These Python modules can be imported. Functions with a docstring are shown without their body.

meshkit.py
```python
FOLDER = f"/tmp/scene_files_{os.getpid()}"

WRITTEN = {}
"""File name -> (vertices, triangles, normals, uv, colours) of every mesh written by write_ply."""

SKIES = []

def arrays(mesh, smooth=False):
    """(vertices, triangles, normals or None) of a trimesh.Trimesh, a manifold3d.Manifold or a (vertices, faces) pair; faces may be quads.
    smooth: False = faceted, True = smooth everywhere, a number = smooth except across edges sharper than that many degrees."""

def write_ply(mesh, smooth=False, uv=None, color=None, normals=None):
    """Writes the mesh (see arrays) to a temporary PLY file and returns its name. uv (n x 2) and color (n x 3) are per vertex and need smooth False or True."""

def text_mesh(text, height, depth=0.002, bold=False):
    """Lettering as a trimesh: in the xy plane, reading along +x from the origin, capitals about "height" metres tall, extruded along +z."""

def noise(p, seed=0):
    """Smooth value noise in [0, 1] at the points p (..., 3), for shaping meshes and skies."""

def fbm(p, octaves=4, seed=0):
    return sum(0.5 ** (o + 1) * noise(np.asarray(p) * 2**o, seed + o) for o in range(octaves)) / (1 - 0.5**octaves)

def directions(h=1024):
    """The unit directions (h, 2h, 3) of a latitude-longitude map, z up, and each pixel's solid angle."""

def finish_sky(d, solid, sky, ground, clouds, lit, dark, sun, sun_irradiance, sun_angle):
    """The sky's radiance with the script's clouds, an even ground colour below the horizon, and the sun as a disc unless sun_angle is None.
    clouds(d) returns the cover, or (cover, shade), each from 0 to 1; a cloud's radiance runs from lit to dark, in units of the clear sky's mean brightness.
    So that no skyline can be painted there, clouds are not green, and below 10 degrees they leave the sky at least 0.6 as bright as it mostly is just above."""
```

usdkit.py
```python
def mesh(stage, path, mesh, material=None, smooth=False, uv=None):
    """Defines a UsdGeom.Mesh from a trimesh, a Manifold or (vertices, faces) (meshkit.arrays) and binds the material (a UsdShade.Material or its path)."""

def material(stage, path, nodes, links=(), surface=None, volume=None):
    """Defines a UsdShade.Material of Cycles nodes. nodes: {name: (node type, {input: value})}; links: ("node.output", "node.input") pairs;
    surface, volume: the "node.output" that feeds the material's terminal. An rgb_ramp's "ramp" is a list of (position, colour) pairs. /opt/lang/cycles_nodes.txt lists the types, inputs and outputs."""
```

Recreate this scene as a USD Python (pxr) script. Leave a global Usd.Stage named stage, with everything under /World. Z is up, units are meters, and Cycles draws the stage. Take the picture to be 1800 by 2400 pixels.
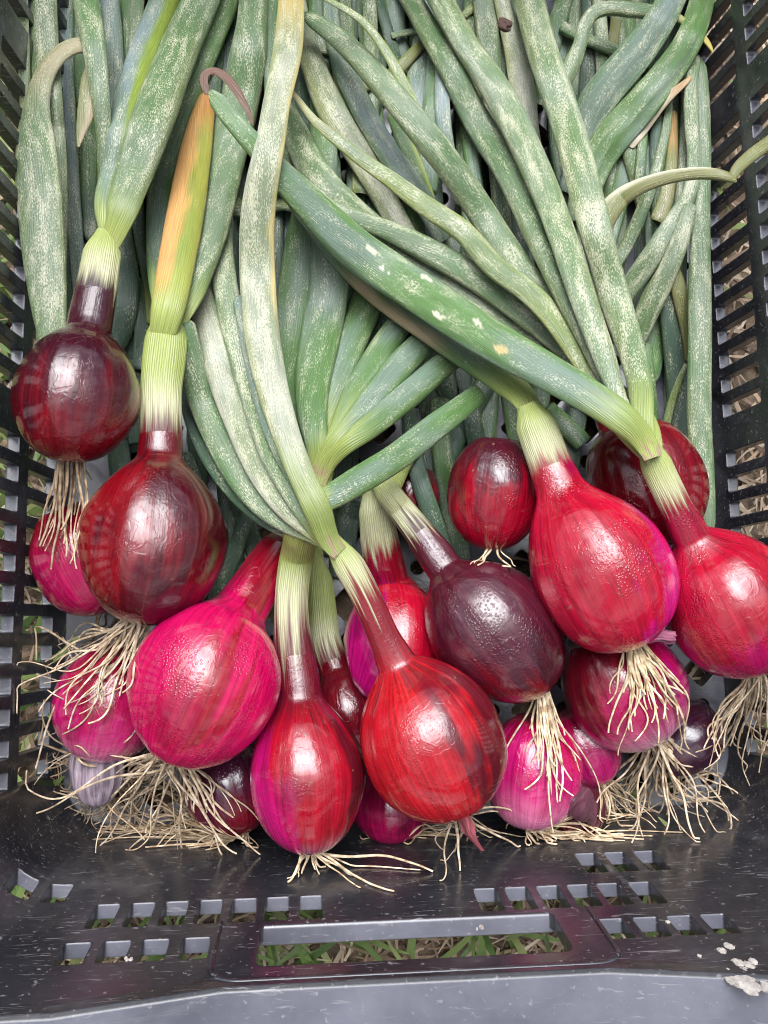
import math, random
import numpy as np, trimesh, manifold3d as m3, usdkit
from shapely.geometry import Polygon, box as sbox
from meshkit import fbm, noise
from scipy.ndimage import gaussian_filter1d, maximum_filter1d
from pxr import Usd, UsdGeom, UsdLux, UsdShade, Gf, Sdf, Vt

stage = Usd.Stage.CreateInMemory()
UsdGeom.SetStageUpAxis(stage, 'Z'); UsdGeom.SetStageMetersPerUnit(stage, 1.0)
UsdGeom.Xform.Define(stage, '/World'); UsdGeom.Scope.Define(stage, '/World/Looks')
random.seed(7); rng = np.random.default_rng(7)

# ------------------------------------------------------------------ camera (phone held over the crate, looking almost straight down)
H = 0.50
FPX = 2100.0
NADIR = (734.3, 1482.1)
ROLL = -0.0083
EXPOSURE = 1.45
_d = np.array([(NADIR[0]-900)/FPX, -(NADIR[1]-1200)/FPX, 1.0]); _d /= np.linalg.norm(_d)
_z = -_d; _u = np.array([math.sin(ROLL), math.cos(ROLL), 0.0])
_y = _u - _z*(_u @ _z); _y /= np.linalg.norm(_y); _x = np.cross(_y, _z); _x = -_x if _x[0] < 0 else _x
CM = np.stack([_x, _y, _z], 1)                       # rows: right, up, forward of the camera in world axes
CAMP = np.array([0.0, 0.0, H])
cam = UsdGeom.Camera.Define(stage, '/World/camera')
R_, U_, F_ = CM[0], CM[1], CM[2]
cam.AddTransformOp().Set(Gf.Matrix4d(*R_, 0, *U_, 0, *(-F_), 0, *CAMP, 1))
cam.CreateHorizontalApertureAttr(36.0); cam.CreateVerticalApertureAttr(48.0)
cam.CreateFocalLengthAttr(36.0*FPX/1800.0); cam.CreateClippingRangeAttr(Gf.Vec2f(0.02, 200.0))
cam.CreateExposureAttr(EXPOSURE)

# ------------------------------------------------------------------ light: bright overcast daylight
SUN_DIR = np.array([-0.06, 0.46, 0.88]); SUN_DIR /= np.linalg.norm(SUN_DIR)
SKY = 0.13
sun = UsdLux.DistantLight.Define(stage, '/World/sun')
sun.CreateIntensityAttr(0.16); sun.CreateAngleAttr(50.0); sun.CreateColorAttr(Gf.Vec3f(1.0, 0.97, 0.93)); sun.CreateNormalizeAttr(True)
_a = SUN_DIR; _b = np.cross([0, 1, 0], _a); _b /= np.linalg.norm(_b); _c = np.cross(_a, _b)
sun.AddTransformOp().Set(Gf.Matrix4d(*_b, 0, *_c, 0, *_a, 0, 0, 0, 3, 1))
sky_mat = usdkit.material(stage, '/World/Looks/overcast_sky', {
    'sky': ('sky_texture', {'sky_type': 'single_scattering', 'sun_disc': False, 'sun_elevation': float(math.asin(SUN_DIR[2])),
                            'sun_rotation': float(math.atan2(SUN_DIR[0], SUN_DIR[1]))}),
    'tc': ('texture_coordinate', {}),
    'n': ('noise_texture', {'scale': 3.1, 'detail': 5.0, 'roughness': 0.6, 'distortion': 0.4}),
    'r': ('rgb_ramp', {'ramp': [(0.0, (3.0, 3.1, 3.4)), (0.40, (3.0, 3.2, 3.6)), (0.48, (5.0, 5.2, 5.6)), (0.54, (10.0, 10.0, 10.2)), (1.0, (11.5, 11.5, 11.5))]}),
    'sp': ('vector_math', {'math_type': 'dot_product', 'vector2': tuple(float(x) for x in SUN_DIR)}), 'zc': ('math', {'math_type': 'maximum', 'value2': 0.0}), 'zp': ('math', {'math_type': 'power', 'value2': 11.0}),
    'zg': ('math', {'math_type': 'multiply_add', 'value2': 5.0, 'value3': 0.27}), 'ov': ('mix', {'mix_type': 'multiply', 'fac': 1.0}),
    'm': ('mix', {'mix_type': 'mix', 'fac': 0.88}),
    'bg': ('background_shader', {'strength': SKY})},
    [('tc.generated', 'n.vector'), ('n.fac', 'r.fac'), ('sky.color', 'm.color1'), ('tc.generated', 'sp.vector1'), ('sp.value', 'zc.value1'), ('zc.value', 'zp.value1'), ('zp.value', 'zg.value1'), ('r.color', 'ov.color1'), ('zg.value', 'ov.color2'), ('ov.color', 'm.color2'), ('m.color', 'bg.color')], surface='bg.background')
dome = UsdLux.DomeLight.Define(stage, '/World/sky'); dome.CreateIntensityAttr(1.0)
UsdShade.MaterialBindingAPI.Apply(dome.GetPrim()).Bind(sky_mat)
dome.GetPrim().SetCustomDataByKey('kind', 'structure')

# ------------------------------------------------------------------ helpers
VS = 1800.0/1659.0
def at(vx, vy, z):
    """world point at height z seen at a point of the photograph (1659 px wide)"""
    r = CM.T @ np.array([(vx*VS-900)/FPX, -(vy*VS-1200)/FPX, 1.0])
    return CAMP + r*((z-H)/r[2])
def metres(v, p):
    return v*VS/FPX*float((np.asarray(p)-CAMP) @ F_)
_used = {}
def numbered(parent, name):
    k = (parent, name); n = _used.get(k, -1)+1; _used[k] = n
    return f'{parent}/{name}' + (f'_{n:03d}' if n else '')
def tag(prim, label=None, cat=None, group=None, kind=None):
    for k, v in (('label', label), ('category', cat), ('group', group), ('kind', kind)):
        if v: prim.SetCustomDataByKey(k, v)
    return prim
def thing(name, label, cat, loc, group=None):
    x = UsdGeom.Xform.Define(stage, numbered('/World', name)); x.AddTranslateOp().Set(Gf.Vec3d(*map(float, loc)))
    return tag(x.GetPrim(), label, cat, group)
def origin(prim):
    o = np.zeros(3)
    while prim and prim.GetPath() != Sdf.Path('/World'):
        t = prim.GetAttribute('xformOp:translate')
        if t and t.Get() is not None: o = o + np.array(t.Get())
        prim = prim.GetParent()
    return o
def put(name, parent, v, f, n=None, mat=None, tint=None, uv=None, extra=None):
    """ONE mesh prim; v in world metres"""
    pp = str(parent.GetPath()) if parent else '/World'
    o = origin(parent) if parent else np.zeros(3)
    m = UsdGeom.Mesh.Define(stage, numbered(pp, name))
    f = np.asarray(f, np.int32)
    if n is not None:                                     # faces wind the way the normals point
        vv = np.asarray(v); fn = np.cross(vv[f[:, 1]]-vv[f[:, 0]], vv[f[:, 2]]-vv[f[:, 1]])
        if np.sum(np.sum(fn*np.asarray(n)[f[:, 0]], 1)) < 0: f = np.ascontiguousarray(f[:, ::-1])
    m.CreatePointsAttr(Vt.Vec3fArray.FromNumpy((np.asarray(v)-o).astype(np.float32)))
    m.CreateFaceVertexCountsAttr(Vt.IntArray.FromNumpy(np.full(len(f), f.shape[1], np.int32)))
    m.CreateFaceVertexIndicesAttr(Vt.IntArray.FromNumpy(f.ravel()))
    m.CreateSubdivisionSchemeAttr('none')
    if n is not None:
        m.CreateNormalsAttr(Vt.Vec3fArray.FromNumpy(np.asarray(n).astype(np.float32))); m.SetNormalsInterpolation('vertex')
    api = UsdGeom.PrimvarsAPI(m)
    if tint is not None: api.CreatePrimvar('tint', Sdf.ValueTypeNames.Color3fArray, 'vertex').Set(Vt.Vec3fArray.FromNumpy((np.asarray(tint)*0.60).astype(np.float32)))
    if uv is not None: api.CreatePrimvar('st', Sdf.ValueTypeNames.TexCoord2fArray, 'vertex').Set(Vt.Vec2fArray.FromNumpy(np.asarray(uv, np.float32)))
    for k, a in (extra or {}).items():
        api.CreatePrimvar(k, Sdf.ValueTypeNames.FloatArray, 'vertex').Set(Vt.FloatArray.FromNumpy(np.asarray(a, np.float32)))
    if mat is not None: UsdShade.MaterialBindingAPI.Apply(m.GetPrim()).Bind(mat)
    return m.GetPrim()
def put_tm(name, parent, mesh, mat, smooth=30):
    import meshkit
    v, f, n = meshkit.arrays(mesh, smooth)
    return put(name, parent, v, f, n, mat)
def ss(a, b, x):
    t = np.clip((np.asarray(x)-a)/(b-a), 0, 1); return t*t*(3-2*t)
def spline(pts, n):
    """resample a centripetal-ish Catmull-Rom through rows of pts (any columns) at n even steps of xy-length; returns rows and s"""
    P = np.asarray(pts, float)
    if len(P) == 2: P = np.stack([P[0], P.mean(0), P[1]])
    d = np.r_[0, np.cumsum(np.linalg.norm(np.diff(P[:, :2], axis=0), axis=1)+1e-9)]
    from scipy.interpolate import PchipInterpolator, CubicSpline
    t = np.linspace(0, d[-1], n)
    pos = np.stack([(CubicSpline if len(P) > 3 and k < 2 else PchipInterpolator)(d, P[:, k])(t) for k in range(P.shape[1])], 1)
    return pos
def frames(C, up=(0, 0, 1)):
    T = np.gradient(C, axis=0); T /= np.linalg.norm(T, axis=1, keepdims=True)+1e-12
    N = np.asarray(up, float)[None]-T*(T @ np.asarray(up, float))[:, None]
    bad = np.linalg.norm(N, axis=1) < 0.25
    prev = None
    for i in range(len(N)):
        if bad[i] and prev is not None: N[i] = prev-T[i]*(T[i] @ prev)
        N[i] /= np.linalg.norm(N[i])+1e-12; prev = N[i]
    return T, N, np.cross(T, N)
def grid_faces(ns, nt1):
    i, j = np.meshgrid(np.arange(ns-1), np.arange(nt1-1), indexing='ij')
    a = i*nt1+j
    return np.stack([a, a+1, a+nt1+1, a+nt1], -1).reshape(-1, 4)
def grid_normals(G):
    """G (ns, nt, 3) periodic in t, first column not repeated"""
    ds = np.gradient(G, axis=0); dt = np.roll(G, -1, 1)-np.roll(G, 1, 1)
    n = np.cross(dt, ds); n /= np.linalg.norm(n, axis=2, keepdims=True)+1e-15
    return n
def wrap(A): return np.concatenate([A, A[:, :1]], 1)
def lin(r, g, b):
    return np.array([((c/255+0.055)/1.055)**2.4 if c > 10 else c/255/12.92 for c in (r, g, b)])
Mat = lambda name, *a, **k: usdkit.material(stage, '/World/Looks/'+name, *a, **k)

# ------------------------------------------------------------------ materials
def leaf_material(name, rough=0.37):
    return Mat(name, {
        'uv': ('texture_coordinate', {}), 'tint': ('attribute', {'attribute': 'tint'}), 'fl': ('attribute', {'attribute': 'fleck'}), 'vn': ('attribute', {'attribute': 'vein'}),
        'm1': ('mapping', {'scale': (2100.0, 760.0, 1.0)}), 'n1': ('noise_texture', {'scale': 1.0, 'detail': 4.0, 'roughness': 0.62, 'dimensions': '2D', 'distortion': 0.35}),
        'm2': ('mapping', {'scale': (210.0, 60.0, 1.0)}), 'n2': ('noise_texture', {'scale': 1.0, 'detail': 3.0, 'dimensions': '2D'}),
        'm3': ('mapping', {'scale': (2600.0, 60.0, 1.0)}), 'n3': ('noise_texture', {'scale': 1.0, 'detail': 2.0, 'dimensions': '2D'}),
        'm4': ('mapping', {'scale': (520.0, 190.0, 1.0), 'location': (31.0, 17.0, 0)}), 'n4': ('noise_texture', {'scale': 1.0, 'detail': 3.0, 'roughness': 0.6, 'dimensions': '2D'}),
        'sep': ('separate_xyz', {}), 'w1': ('math', {'math_type': 'multiply', 'value2': 5200.0}), 'w2': ('math', {'math_type': 'sine'}),
        'w3': ('math', {'math_type': 'multiply'}),
        'a1': ('math', {'math_type': 'multiply_add', 'value2': 0.5}), 'a2': ('math', {'math_type': 'add'}),
        'mask': ('map_range', {'from_min': 0.862, 'from_max': 0.955, 'to_min': 0.0, 'to_max': 1.0, 'clamp': True}),
        'b1': ('math', {'math_type': 'multiply_add', 'value2': 0.45}), 'b2': ('math', {'math_type': 'add'}),
        'mask2': ('map_range', {'from_min': 1.02, 'from_max': 1.06, 'to_min': 0.0, 'to_max': 1.0, 'clamp': True}),
        'mx': ('math', {'math_type': 'maximum'}), 'mxs': ('math', {'math_type': 'multiply', 'value2': 0.72}),
        'st': ('map_range', {'from_min': 0.3, 'from_max': 0.7, 'to_min': 0.80, 'to_max': 1.22, 'clamp': True}),
        'vb': ('math', {'math_type': 'multiply_add', 'value2': 0.15, 'value3': 1.0}), 'stv': ('math', {'math_type': 'multiply'}),
        'c1': ('mix', {'mix_type': 'multiply', 'fac': 1.0}),
        'c2': ('mix', {'mix_type': 'mix', 'color2': (0.40, 0.39, 0.28)}),
        'hb1': ('math', {'math_type': 'multiply_add', 'value2': 0.35}), 'bp': ('bump', {'strength': 0.5, 'distance': 0.0006}),
        'p': ('principled_bsdf', {'roughness': rough, 'specular_ior_level': 0.45, 'subsurface_weight': 0.0})},
        [('uv.UV', 'm1.vector'), ('m1.vector', 'n1.vector'), ('uv.UV', 'm2.vector'), ('m2.vector', 'n2.vector'), ('uv.UV', 'm3.vector'), ('m3.vector', 'n3.vector'), ('uv.UV', 'm4.vector'), ('m4.vector', 'n4.vector'),
         ('uv.UV', 'sep.vector'), ('sep.x', 'w1.value1'), ('w1.value', 'w2.value1'), ('w2.value', 'w3.value1'), ('vn.fac', 'w3.value2'),
         ('n2.fac', 'a1.value1'), ('n1.fac', 'a1.value3'), ('a1.value', 'a2.value1'), ('fl.fac', 'a2.value2'), ('a2.value', 'mask.value'),
         ('n2.fac', 'b1.value1'), ('n4.fac', 'b1.value3'), ('b1.value', 'b2.value1'), ('fl.fac', 'b2.value2'), ('b2.value', 'mask2.value'),
         ('mask.result', 'mx.value1'), ('mask2.result', 'mx.value2'), ('mx.value', 'mxs.value1'),
         ('n3.fac', 'st.value'), ('w3.value', 'vb.value1'), ('st.result', 'stv.value1'), ('vb.value', 'stv.value2'),
         ('tint.color', 'c1.color1'), ('stv.value', 'c1.color2'), ('c1.color', 'c2.color1'), ('mxs.value', 'c2.fac'), ('c2.color', 'p.base_color'),
         ('w3.value', 'hb1.value1'), ('n3.fac', 'hb1.value3'), ('hb1.value', 'bp.height'), ('bp.normal', 'p.normal')], surface='p.BSDF')
M_LEAF = leaf_material('onion_leaf')
M_NECK = leaf_material('onion_neck', 0.34)

def bulb_material(name, drops):
    return Mat(name, {
        'uv': ('texture_coordinate', {}), 'geo': ('geometry', {}), 'tint': ('attribute', {'attribute': 'tint'}),
        'm1': ('mapping', {'scale': (120.0, 22.0, 1.0)}), 'n1': ('noise_texture', {'scale': 1.0, 'detail': 4.0, 'roughness': 0.6, 'dimensions': '2D'}),
        'st': ('map_range', {'from_min': 0.25, 'from_max': 0.75, 'to_min': 0.62, 'to_max': 1.35, 'clamp': True}),
        'c1': ('mix', {'mix_type': 'multiply', 'fac': 1.0}),
        'nf': ('noise_texture', {'scale': 210.0, 'detail': 3.0, 'roughness': 0.6}), 'ff': ('map_range', {'from_min': 0.70, 'from_max': 0.74, 'to_min': 0.0, 'to_max': 0.75, 'clamp': True}),
        'cf': ('mix', {'mix_type': 'mix', 'color2': (0.10, 0.055, 0.035)}),
        'nd': ('noise_texture', {'scale': 55.0, 'detail': 2.0}),                                    # where the water stands in beads
        'dm': ('map_range', {'from_min': 0.48, 'from_max': 0.60, 'to_min': 0.0, 'to_max': 1.0, 'clamp': True}),
        'vo': ('voronoi_texture', {'feature': 'f1', 'scale': 760.0, 'randomness': 1.0}),
        'vr': ('map_range', {'from_min': 0.15, 'from_max': 0.5, 'to_min': 1.0, 'to_max': 0.0, 'clamp': True, 'range_type': 'smoothstep'}),
        'dr': ('math', {'math_type': 'multiply'}),
        'nw': ('noise_texture', {'scale': 95.0, 'detail': 3.0, 'roughness': 0.55, 'distortion': 1.6}),   # film of water
        'wr': ('map_range', {'from_min': 0.46, 'from_max': 0.56, 'to_min': 0.0, 'to_max': 1.0, 'clamp': True, 'range_type': 'smoothstep'}),
        'h': ('math', {'math_type': 'multiply_add', 'value2': drops}),
        'hw': ('math', {'math_type': 'multiply', 'value2': 0.22}),
        'h2': ('math', {'math_type': 'multiply_add', 'value2': 0.30}),
        'bp': ('bump', {'strength': 0.42, 'distance': 0.0008}),
        'rr': ('map_range', {'from_min': 0.0, 'from_max': 1.0, 'to_min': 0.06, 'to_max': 0.15}),
        'p': ('principled_bsdf', {'specular_ior_level': 0.6, 'coat_weight': 0.4, 'coat_roughness': 0.03})},
        [('uv.UV', 'm1.vector'), ('m1.vector', 'n1.vector'), ('n1.fac', 'st.value'), ('tint.color', 'c1.color1'), ('st.result', 'c1.color2'), ('geo.position', 'nf.vector'), ('nf.fac', 'ff.value'), ('c1.color', 'cf.color1'), ('ff.result', 'cf.fac'), ('cf.color', 'p.base_color'),
         ('geo.position', 'nd.vector'), ('nd.fac', 'dm.value'), ('geo.position', 'vo.vector'), ('vo.distance', 'vr.value'), ('vr.result', 'dr.value1'), ('dm.result', 'dr.value2'),
         ('geo.position', 'nw.vector'), ('nw.fac', 'wr.value'), ('wr.result', 'hw.value1'), ('dr.value', 'h.value1'), ('hw.value', 'h.value3'),
         ('n1.fac', 'h2.value1'), ('h.value', 'h2.value3'), ('h2.value', 'bp.height'), ('bp.normal', 'p.normal'), ('n1.fac', 'rr.value'), ('rr.result', 'p.roughness')], surface='p.BSDF')
M_BULB = bulb_material('onion_skin_wet', 0.30)
M_BULB2 = bulb_material('onion_skin_beaded', 0.80)

M_ROOT = Mat('onion_root', {'geo': ('geometry', {}), 'n': ('noise_texture', {'scale': 260.0, 'detail': 3.0}),
    'r': ('rgb_ramp', {'ramp': [(0.3, (0.20, 0.13, 0.075)), (0.5, (0.46, 0.36, 0.24)), (0.7, (0.66, 0.56, 0.42))]}),
    'tint': ('attribute', {'attribute': 'tint'}), 'c': ('mix', {'mix_type': 'multiply', 'fac': 1.0}),
    'p': ('principled_bsdf', {'roughness': 0.6, 'specular_ior_level': 0.3})},
    [('geo.position', 'n.vector'), ('n.fac', 'r.fac'), ('r.color', 'c.color1'), ('tint.color', 'c.color2'), ('c.color', 'p.base_color')], surface='p.BSDF')
M_DRY = Mat('dry_skin', {'uv': ('texture_coordinate', {}), 'tint': ('attribute', {'attribute': 'tint'}), 'm': ('mapping', {'scale': (900.0, 60.0, 1.0)}),
    'n': ('noise_texture', {'scale': 1.0, 'detail': 3.0, 'dimensions': '2D'}), 'st': ('map_range', {'from_min': 0.3, 'from_max': 0.7, 'to_min': 0.6, 'to_max': 1.4}),
    'c': ('mix', {'mix_type': 'multiply', 'fac': 1.0}), 'bp': ('bump', {'strength': 0.6, 'distance': 0.0005}), 'p': ('principled_bsdf', {'roughness': 0.55})},
    [('uv.UV', 'm.vector'), ('m.vector', 'n.vector'), ('n.fac', 'st.value'), ('tint.color', 'c.color1'), ('st.result', 'c.color2'), ('c.color', 'p.base_color'), ('n.fac', 'bp.height'), ('bp.normal', 'p.normal')], surface='p.BSDF')
M_CRATE = Mat('black_plastic', {'geo': ('geometry', {}),
    'n1': ('noise_texture', {'scale': 18.0, 'detail': 4.0, 'roughness': 0.6}), 'r1': ('rgb_ramp', {'ramp': [(0.35, (0.006, 0.006, 0.0075)), (0.6, (0.010, 0.0097, 0.0115)), (0.78, (0.030, 0.029, 0.031))]}),
    'map': ('mapping', {'scale': (45.0, 420.0, 420.0), 'rotation': (0.0, 0.0, 0.12)}), 'n2': ('noise_texture', {'scale': 1.0, 'detail': 4.0, 'distortion': 2.2}),
    'sc': ('map_range', {'from_min': 0.63, 'from_max': 0.71, 'to_min': 0.0, 'to_max': 0.40, 'clamp': True}),
    'map2': ('mapping', {'scale': (16.0, 30.0, 30.0), 'rotation': (0.3, 0.2, -0.5)}), 'n3': ('noise_texture', {'scale': 1.0, 'detail': 7.0, 'roughness': 0.75, 'distortion': 0.8}),
    'sc2': ('map_range', {'from_min': 0.60, 'from_max': 0.80, 'to_min': 0.0, 'to_max': 0.30, 'clamp': True}), 'sm': ('math', {'math_type': 'maximum'}),
    'dn': ('noise_texture', {'scale': 420.0, 'detail': 3.0}), 'ds': ('map_range', {'from_min': 0.65, 'from_max': 0.73, 'to_min': 0.0, 'to_max': 0.4, 'clamp': True}), 'sm2': ('math', {'math_type': 'maximum'}),
    'sz': ('separate_xyz', {}), 'up': ('map_range', {'from_min': 0.72, 'from_max': 0.96, 'to_min': 0.0, 'to_max': 0.5, 'clamp': True}),   # sky sheen painted into the colour of level ledges as a pale bluish tint
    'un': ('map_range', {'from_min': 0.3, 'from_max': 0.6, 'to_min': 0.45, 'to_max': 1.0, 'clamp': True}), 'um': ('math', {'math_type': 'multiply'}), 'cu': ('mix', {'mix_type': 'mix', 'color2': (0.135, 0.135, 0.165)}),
    'c': ('mix', {'mix_type': 'mix', 'color2': (0.20, 0.19, 0.19)}), 'rr': ('map_range', {'from_min': 0.3, 'from_max': 0.7, 'to_min': 0.14, 'to_max': 0.32}),
    'bv': ('bevel', {'samples': 6, 'radius': 0.0011}), 'bp': ('bump', {'strength': 0.12, 'distance': 0.0006}),
    'p': ('principled_bsdf', {'specular_ior_level': 0.8})},
    [('geo.position', 'n1.vector'), ('n1.fac', 'r1.fac'), ('geo.position', 'map.vector'), ('map.vector', 'n2.vector'), ('n2.fac', 'sc.value'),
     ('geo.position', 'map2.vector'), ('map2.vector', 'n3.vector'), ('n3.fac', 'sc2.value'), ('sc.result', 'sm.value1'), ('sc2.result', 'sm.value2'),
     ('geo.position', 'dn.vector'), ('dn.fac', 'ds.value'), ('sm.value', 'sm2.value1'), ('ds.result', 'sm2.value2'), ('sm2.value', 'c.fac'),
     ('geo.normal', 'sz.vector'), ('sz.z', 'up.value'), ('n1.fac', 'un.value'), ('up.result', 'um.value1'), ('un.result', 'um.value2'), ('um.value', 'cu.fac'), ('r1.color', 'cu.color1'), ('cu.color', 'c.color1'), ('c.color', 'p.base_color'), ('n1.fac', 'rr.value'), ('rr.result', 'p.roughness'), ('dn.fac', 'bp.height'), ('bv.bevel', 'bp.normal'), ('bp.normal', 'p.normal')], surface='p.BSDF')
M_SOIL = Mat('soil', {'geo': ('geometry', {}), 'n': ('noise_texture', {'scale': 90.0, 'detail': 6.0, 'roughness': 0.65}),
    'r': ('rgb_ramp', {'ramp': [(0.3, (0.05, 0.032, 0.02)), (0.55, (0.14, 0.10, 0.065)), (0.75, (0.27, 0.20, 0.13))]}), 'bp': ('bump', {'strength': 0.8, 'distance': 0.004}), 'p': ('principled_bsdf', {'roughness': 0.9})},
    [('geo.position', 'n.vector'), ('n.fac', 'r.fac'), ('r.color', 'p.base_color'), ('n.fac', 'bp.height'), ('bp.normal', 'p.normal')], surface='p.BSDF')
M_BLADE = Mat('grass_blade', {'tint': ('attribute', {'attribute': 'tint'}), 'p': ('principled_bsdf', {'roughness': 0.5}), 't': ('translucent_bsdf', {}), 'mx': ('mix_closure', {'fac': 0.25})},
    [('tint.color', 'p.base_color'), ('tint.color', 't.color'), ('p.BSDF', 'mx.closure1'), ('t.BSDF', 'mx.closure2')], surface='mx.closure')

# ------------------------------------------------------------------ ground
GZ = -0.018
put('ground', None, [(-60, -60, GZ), (60, -60, GZ), (60, 60, GZ), (-60, 60, GZ)], [(0, 1, 2, 3)], None, M_SOIL)
tag(stage.GetPrimAtPath('/World/ground'), 'bare brown earth under the black crate', None, None, 'structure')

# ------------------------------------------------------------------ the crate
S = H/0.43
XL, XR, YN, YF = -0.1147*S, 0.1996*S, -0.0852*S, 0.44
DS, DN = 0.1081, 0.1396
TOP = 0.174
WALL = 0.0058
CR = 0.030
def rrect(z, grow):
    x0, x1 = XL-DS*z-grow, XR+DS*z+grow
    y0, y1 = YN-DN*z-grow, YF+DS*z+grow
    r = CR+grow
    return np.array([(x, y, z) for cx, cy, a0 in ((x1-r, y1-r, 0), (x0+r, y1-r, 90), (x0+r, y0+r, 180), (x1-r, y0+r, 270))
                     for x, y in [(cx+r*math.cos(math.radians(a0+k*9)), cy+r*math.sin(math.radians(a0+k*9))) for k in range(11)]])
def hull(pts): return m3.Manifold.hull_points(np.ascontiguousarray(np.asarray(pts, float)))
Z0 = -0.012
outer = hull(np.vstack([rrect(Z0, WALL), rrect(TOP, WALL)]))
inner = hull(np.vstack([rrect(Z0-0.01, 0), rrect(TOP+0.02, 0)]))
shell = outer-inner
def rounded(w, h, r, depth):
    """rounded rectangle prism: w along x, h along z, through y"""
    c = m3.CrossSection.square((max(w-2*r, 1e-4), max(h-2*r, 1e-4)), True).offset(r, m3.JoinType.Round, 2.0, 20)
    return m3.Manifold.extrude(c, depth).translate((0, 0, -depth/2)).rotate((90, 0, 0))
def frame_put(m, xa, ya, za, o):
    A = np.stack([xa, ya, za, o], 1); return m.transform(np.ascontiguousarray(A))
def side_cut(side, y, h0, h1, w):
    sx = -1 if side == 'L' else 1
    x0 = (XL if side == 'L' else XR)
    up = np.array([sx*DS, 0, 1.0]); L = np.linalg.norm(up); up /= L
    hm = (h0+h1)/2
    o = np.array([x0+sx*DS*hm, y, hm])
    n = np.array([1.0, 0, 0]); 
    return frame_put(rounded(w, (h1-h0)*L, 0.0013, 0.03), np.array([0, 1.0, 0]), n, up, o)
def near_cut(x, h0, h1, w, r=0.0013):
    up = np.array([0, -DN, 1.0]); L = np.linalg.norm(up); up /= L
    hm = (h0+h1)/2
    return frame_put(rounded(w, (h1-h0)*L, r, 0.04), np.array([1.0, 0, 0]), np.array([0, 1.0, 0]), up, np.array([x, YN-DN*hm, hm]))
H1, H2, H3, H4, H5, H6 = 0.0175, 0.0535, 0.0640, 0.0985, 0.109, 0.143
cuts = []
PITCH = 0.0143
for side in 'LR':
    y = YN+0.034
    k = 0
    while y < YF-0.03:
        if k % 13 != 12:
            wd = 0.0086
            for a, b in ((H1, H2), (H3, H4), (H5, H6)): cuts.append(side_cut(side, y, a, b, wd))
        y += PITCH; k += 1
# near wall: rows of small slots either side of the hand hole
HA, HB = 0.0947, 0.1276
def wall_x(vx, vy, h):
    """x on the near wall of what is seen at a point of the photograph"""
    r = CM.T @ np.array([(vx*VS-900)/FPX, -(vy*VS-1200)/FPX, 1.0])
    t = (YN-DN*H)/(r[1]+DN*r[2]); return (CAMP+r*t)
row_a = [0.0435+0.0168*k for k in range(-13, 0)]
px = lambda a, b: wall_x(a/VS, b/VS, 0)[0]
for ax in (235, 318, 397, 478, 560, 638, 718): cuts.append(near_cut(px(ax+10, 2140), HA, HA+0.0215, 0.0102))
for ax in (1136, 1212, 1290, 1366, 1440, 1520): cuts.append(near_cut(px(ax+8, 2105), HA, HA+0.0215, 0.0102))
for ax in (172, 265, 355, 452): cuts.append(near_cut(px(ax+4, 2225), HB, HB+0.0165, 0.0106))
for ax in (1432, 1518, 1602, 1686): cuts.append(near_cut(px(ax+8, 2170), HB, HB+0.0165, 0.0106))
for ax in (1392, 1465, 1540): cuts.append(near_cut(px(ax, 2030), HA-0.034, HA-0.0115, 0.0102))
for ax in (60, 140): cuts.append(near_cut(px(ax, 2085), HA-0.022, HA-0.004, 0.0102))
hx0, hx1 = px(606, 2200), px(1318, 2180)
HH0, HH1 = 0.1195, 0.152
cuts.append(near_cut((hx0+hx1)/2, HH0, HH1, hx1-hx0, 0.004))
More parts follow.
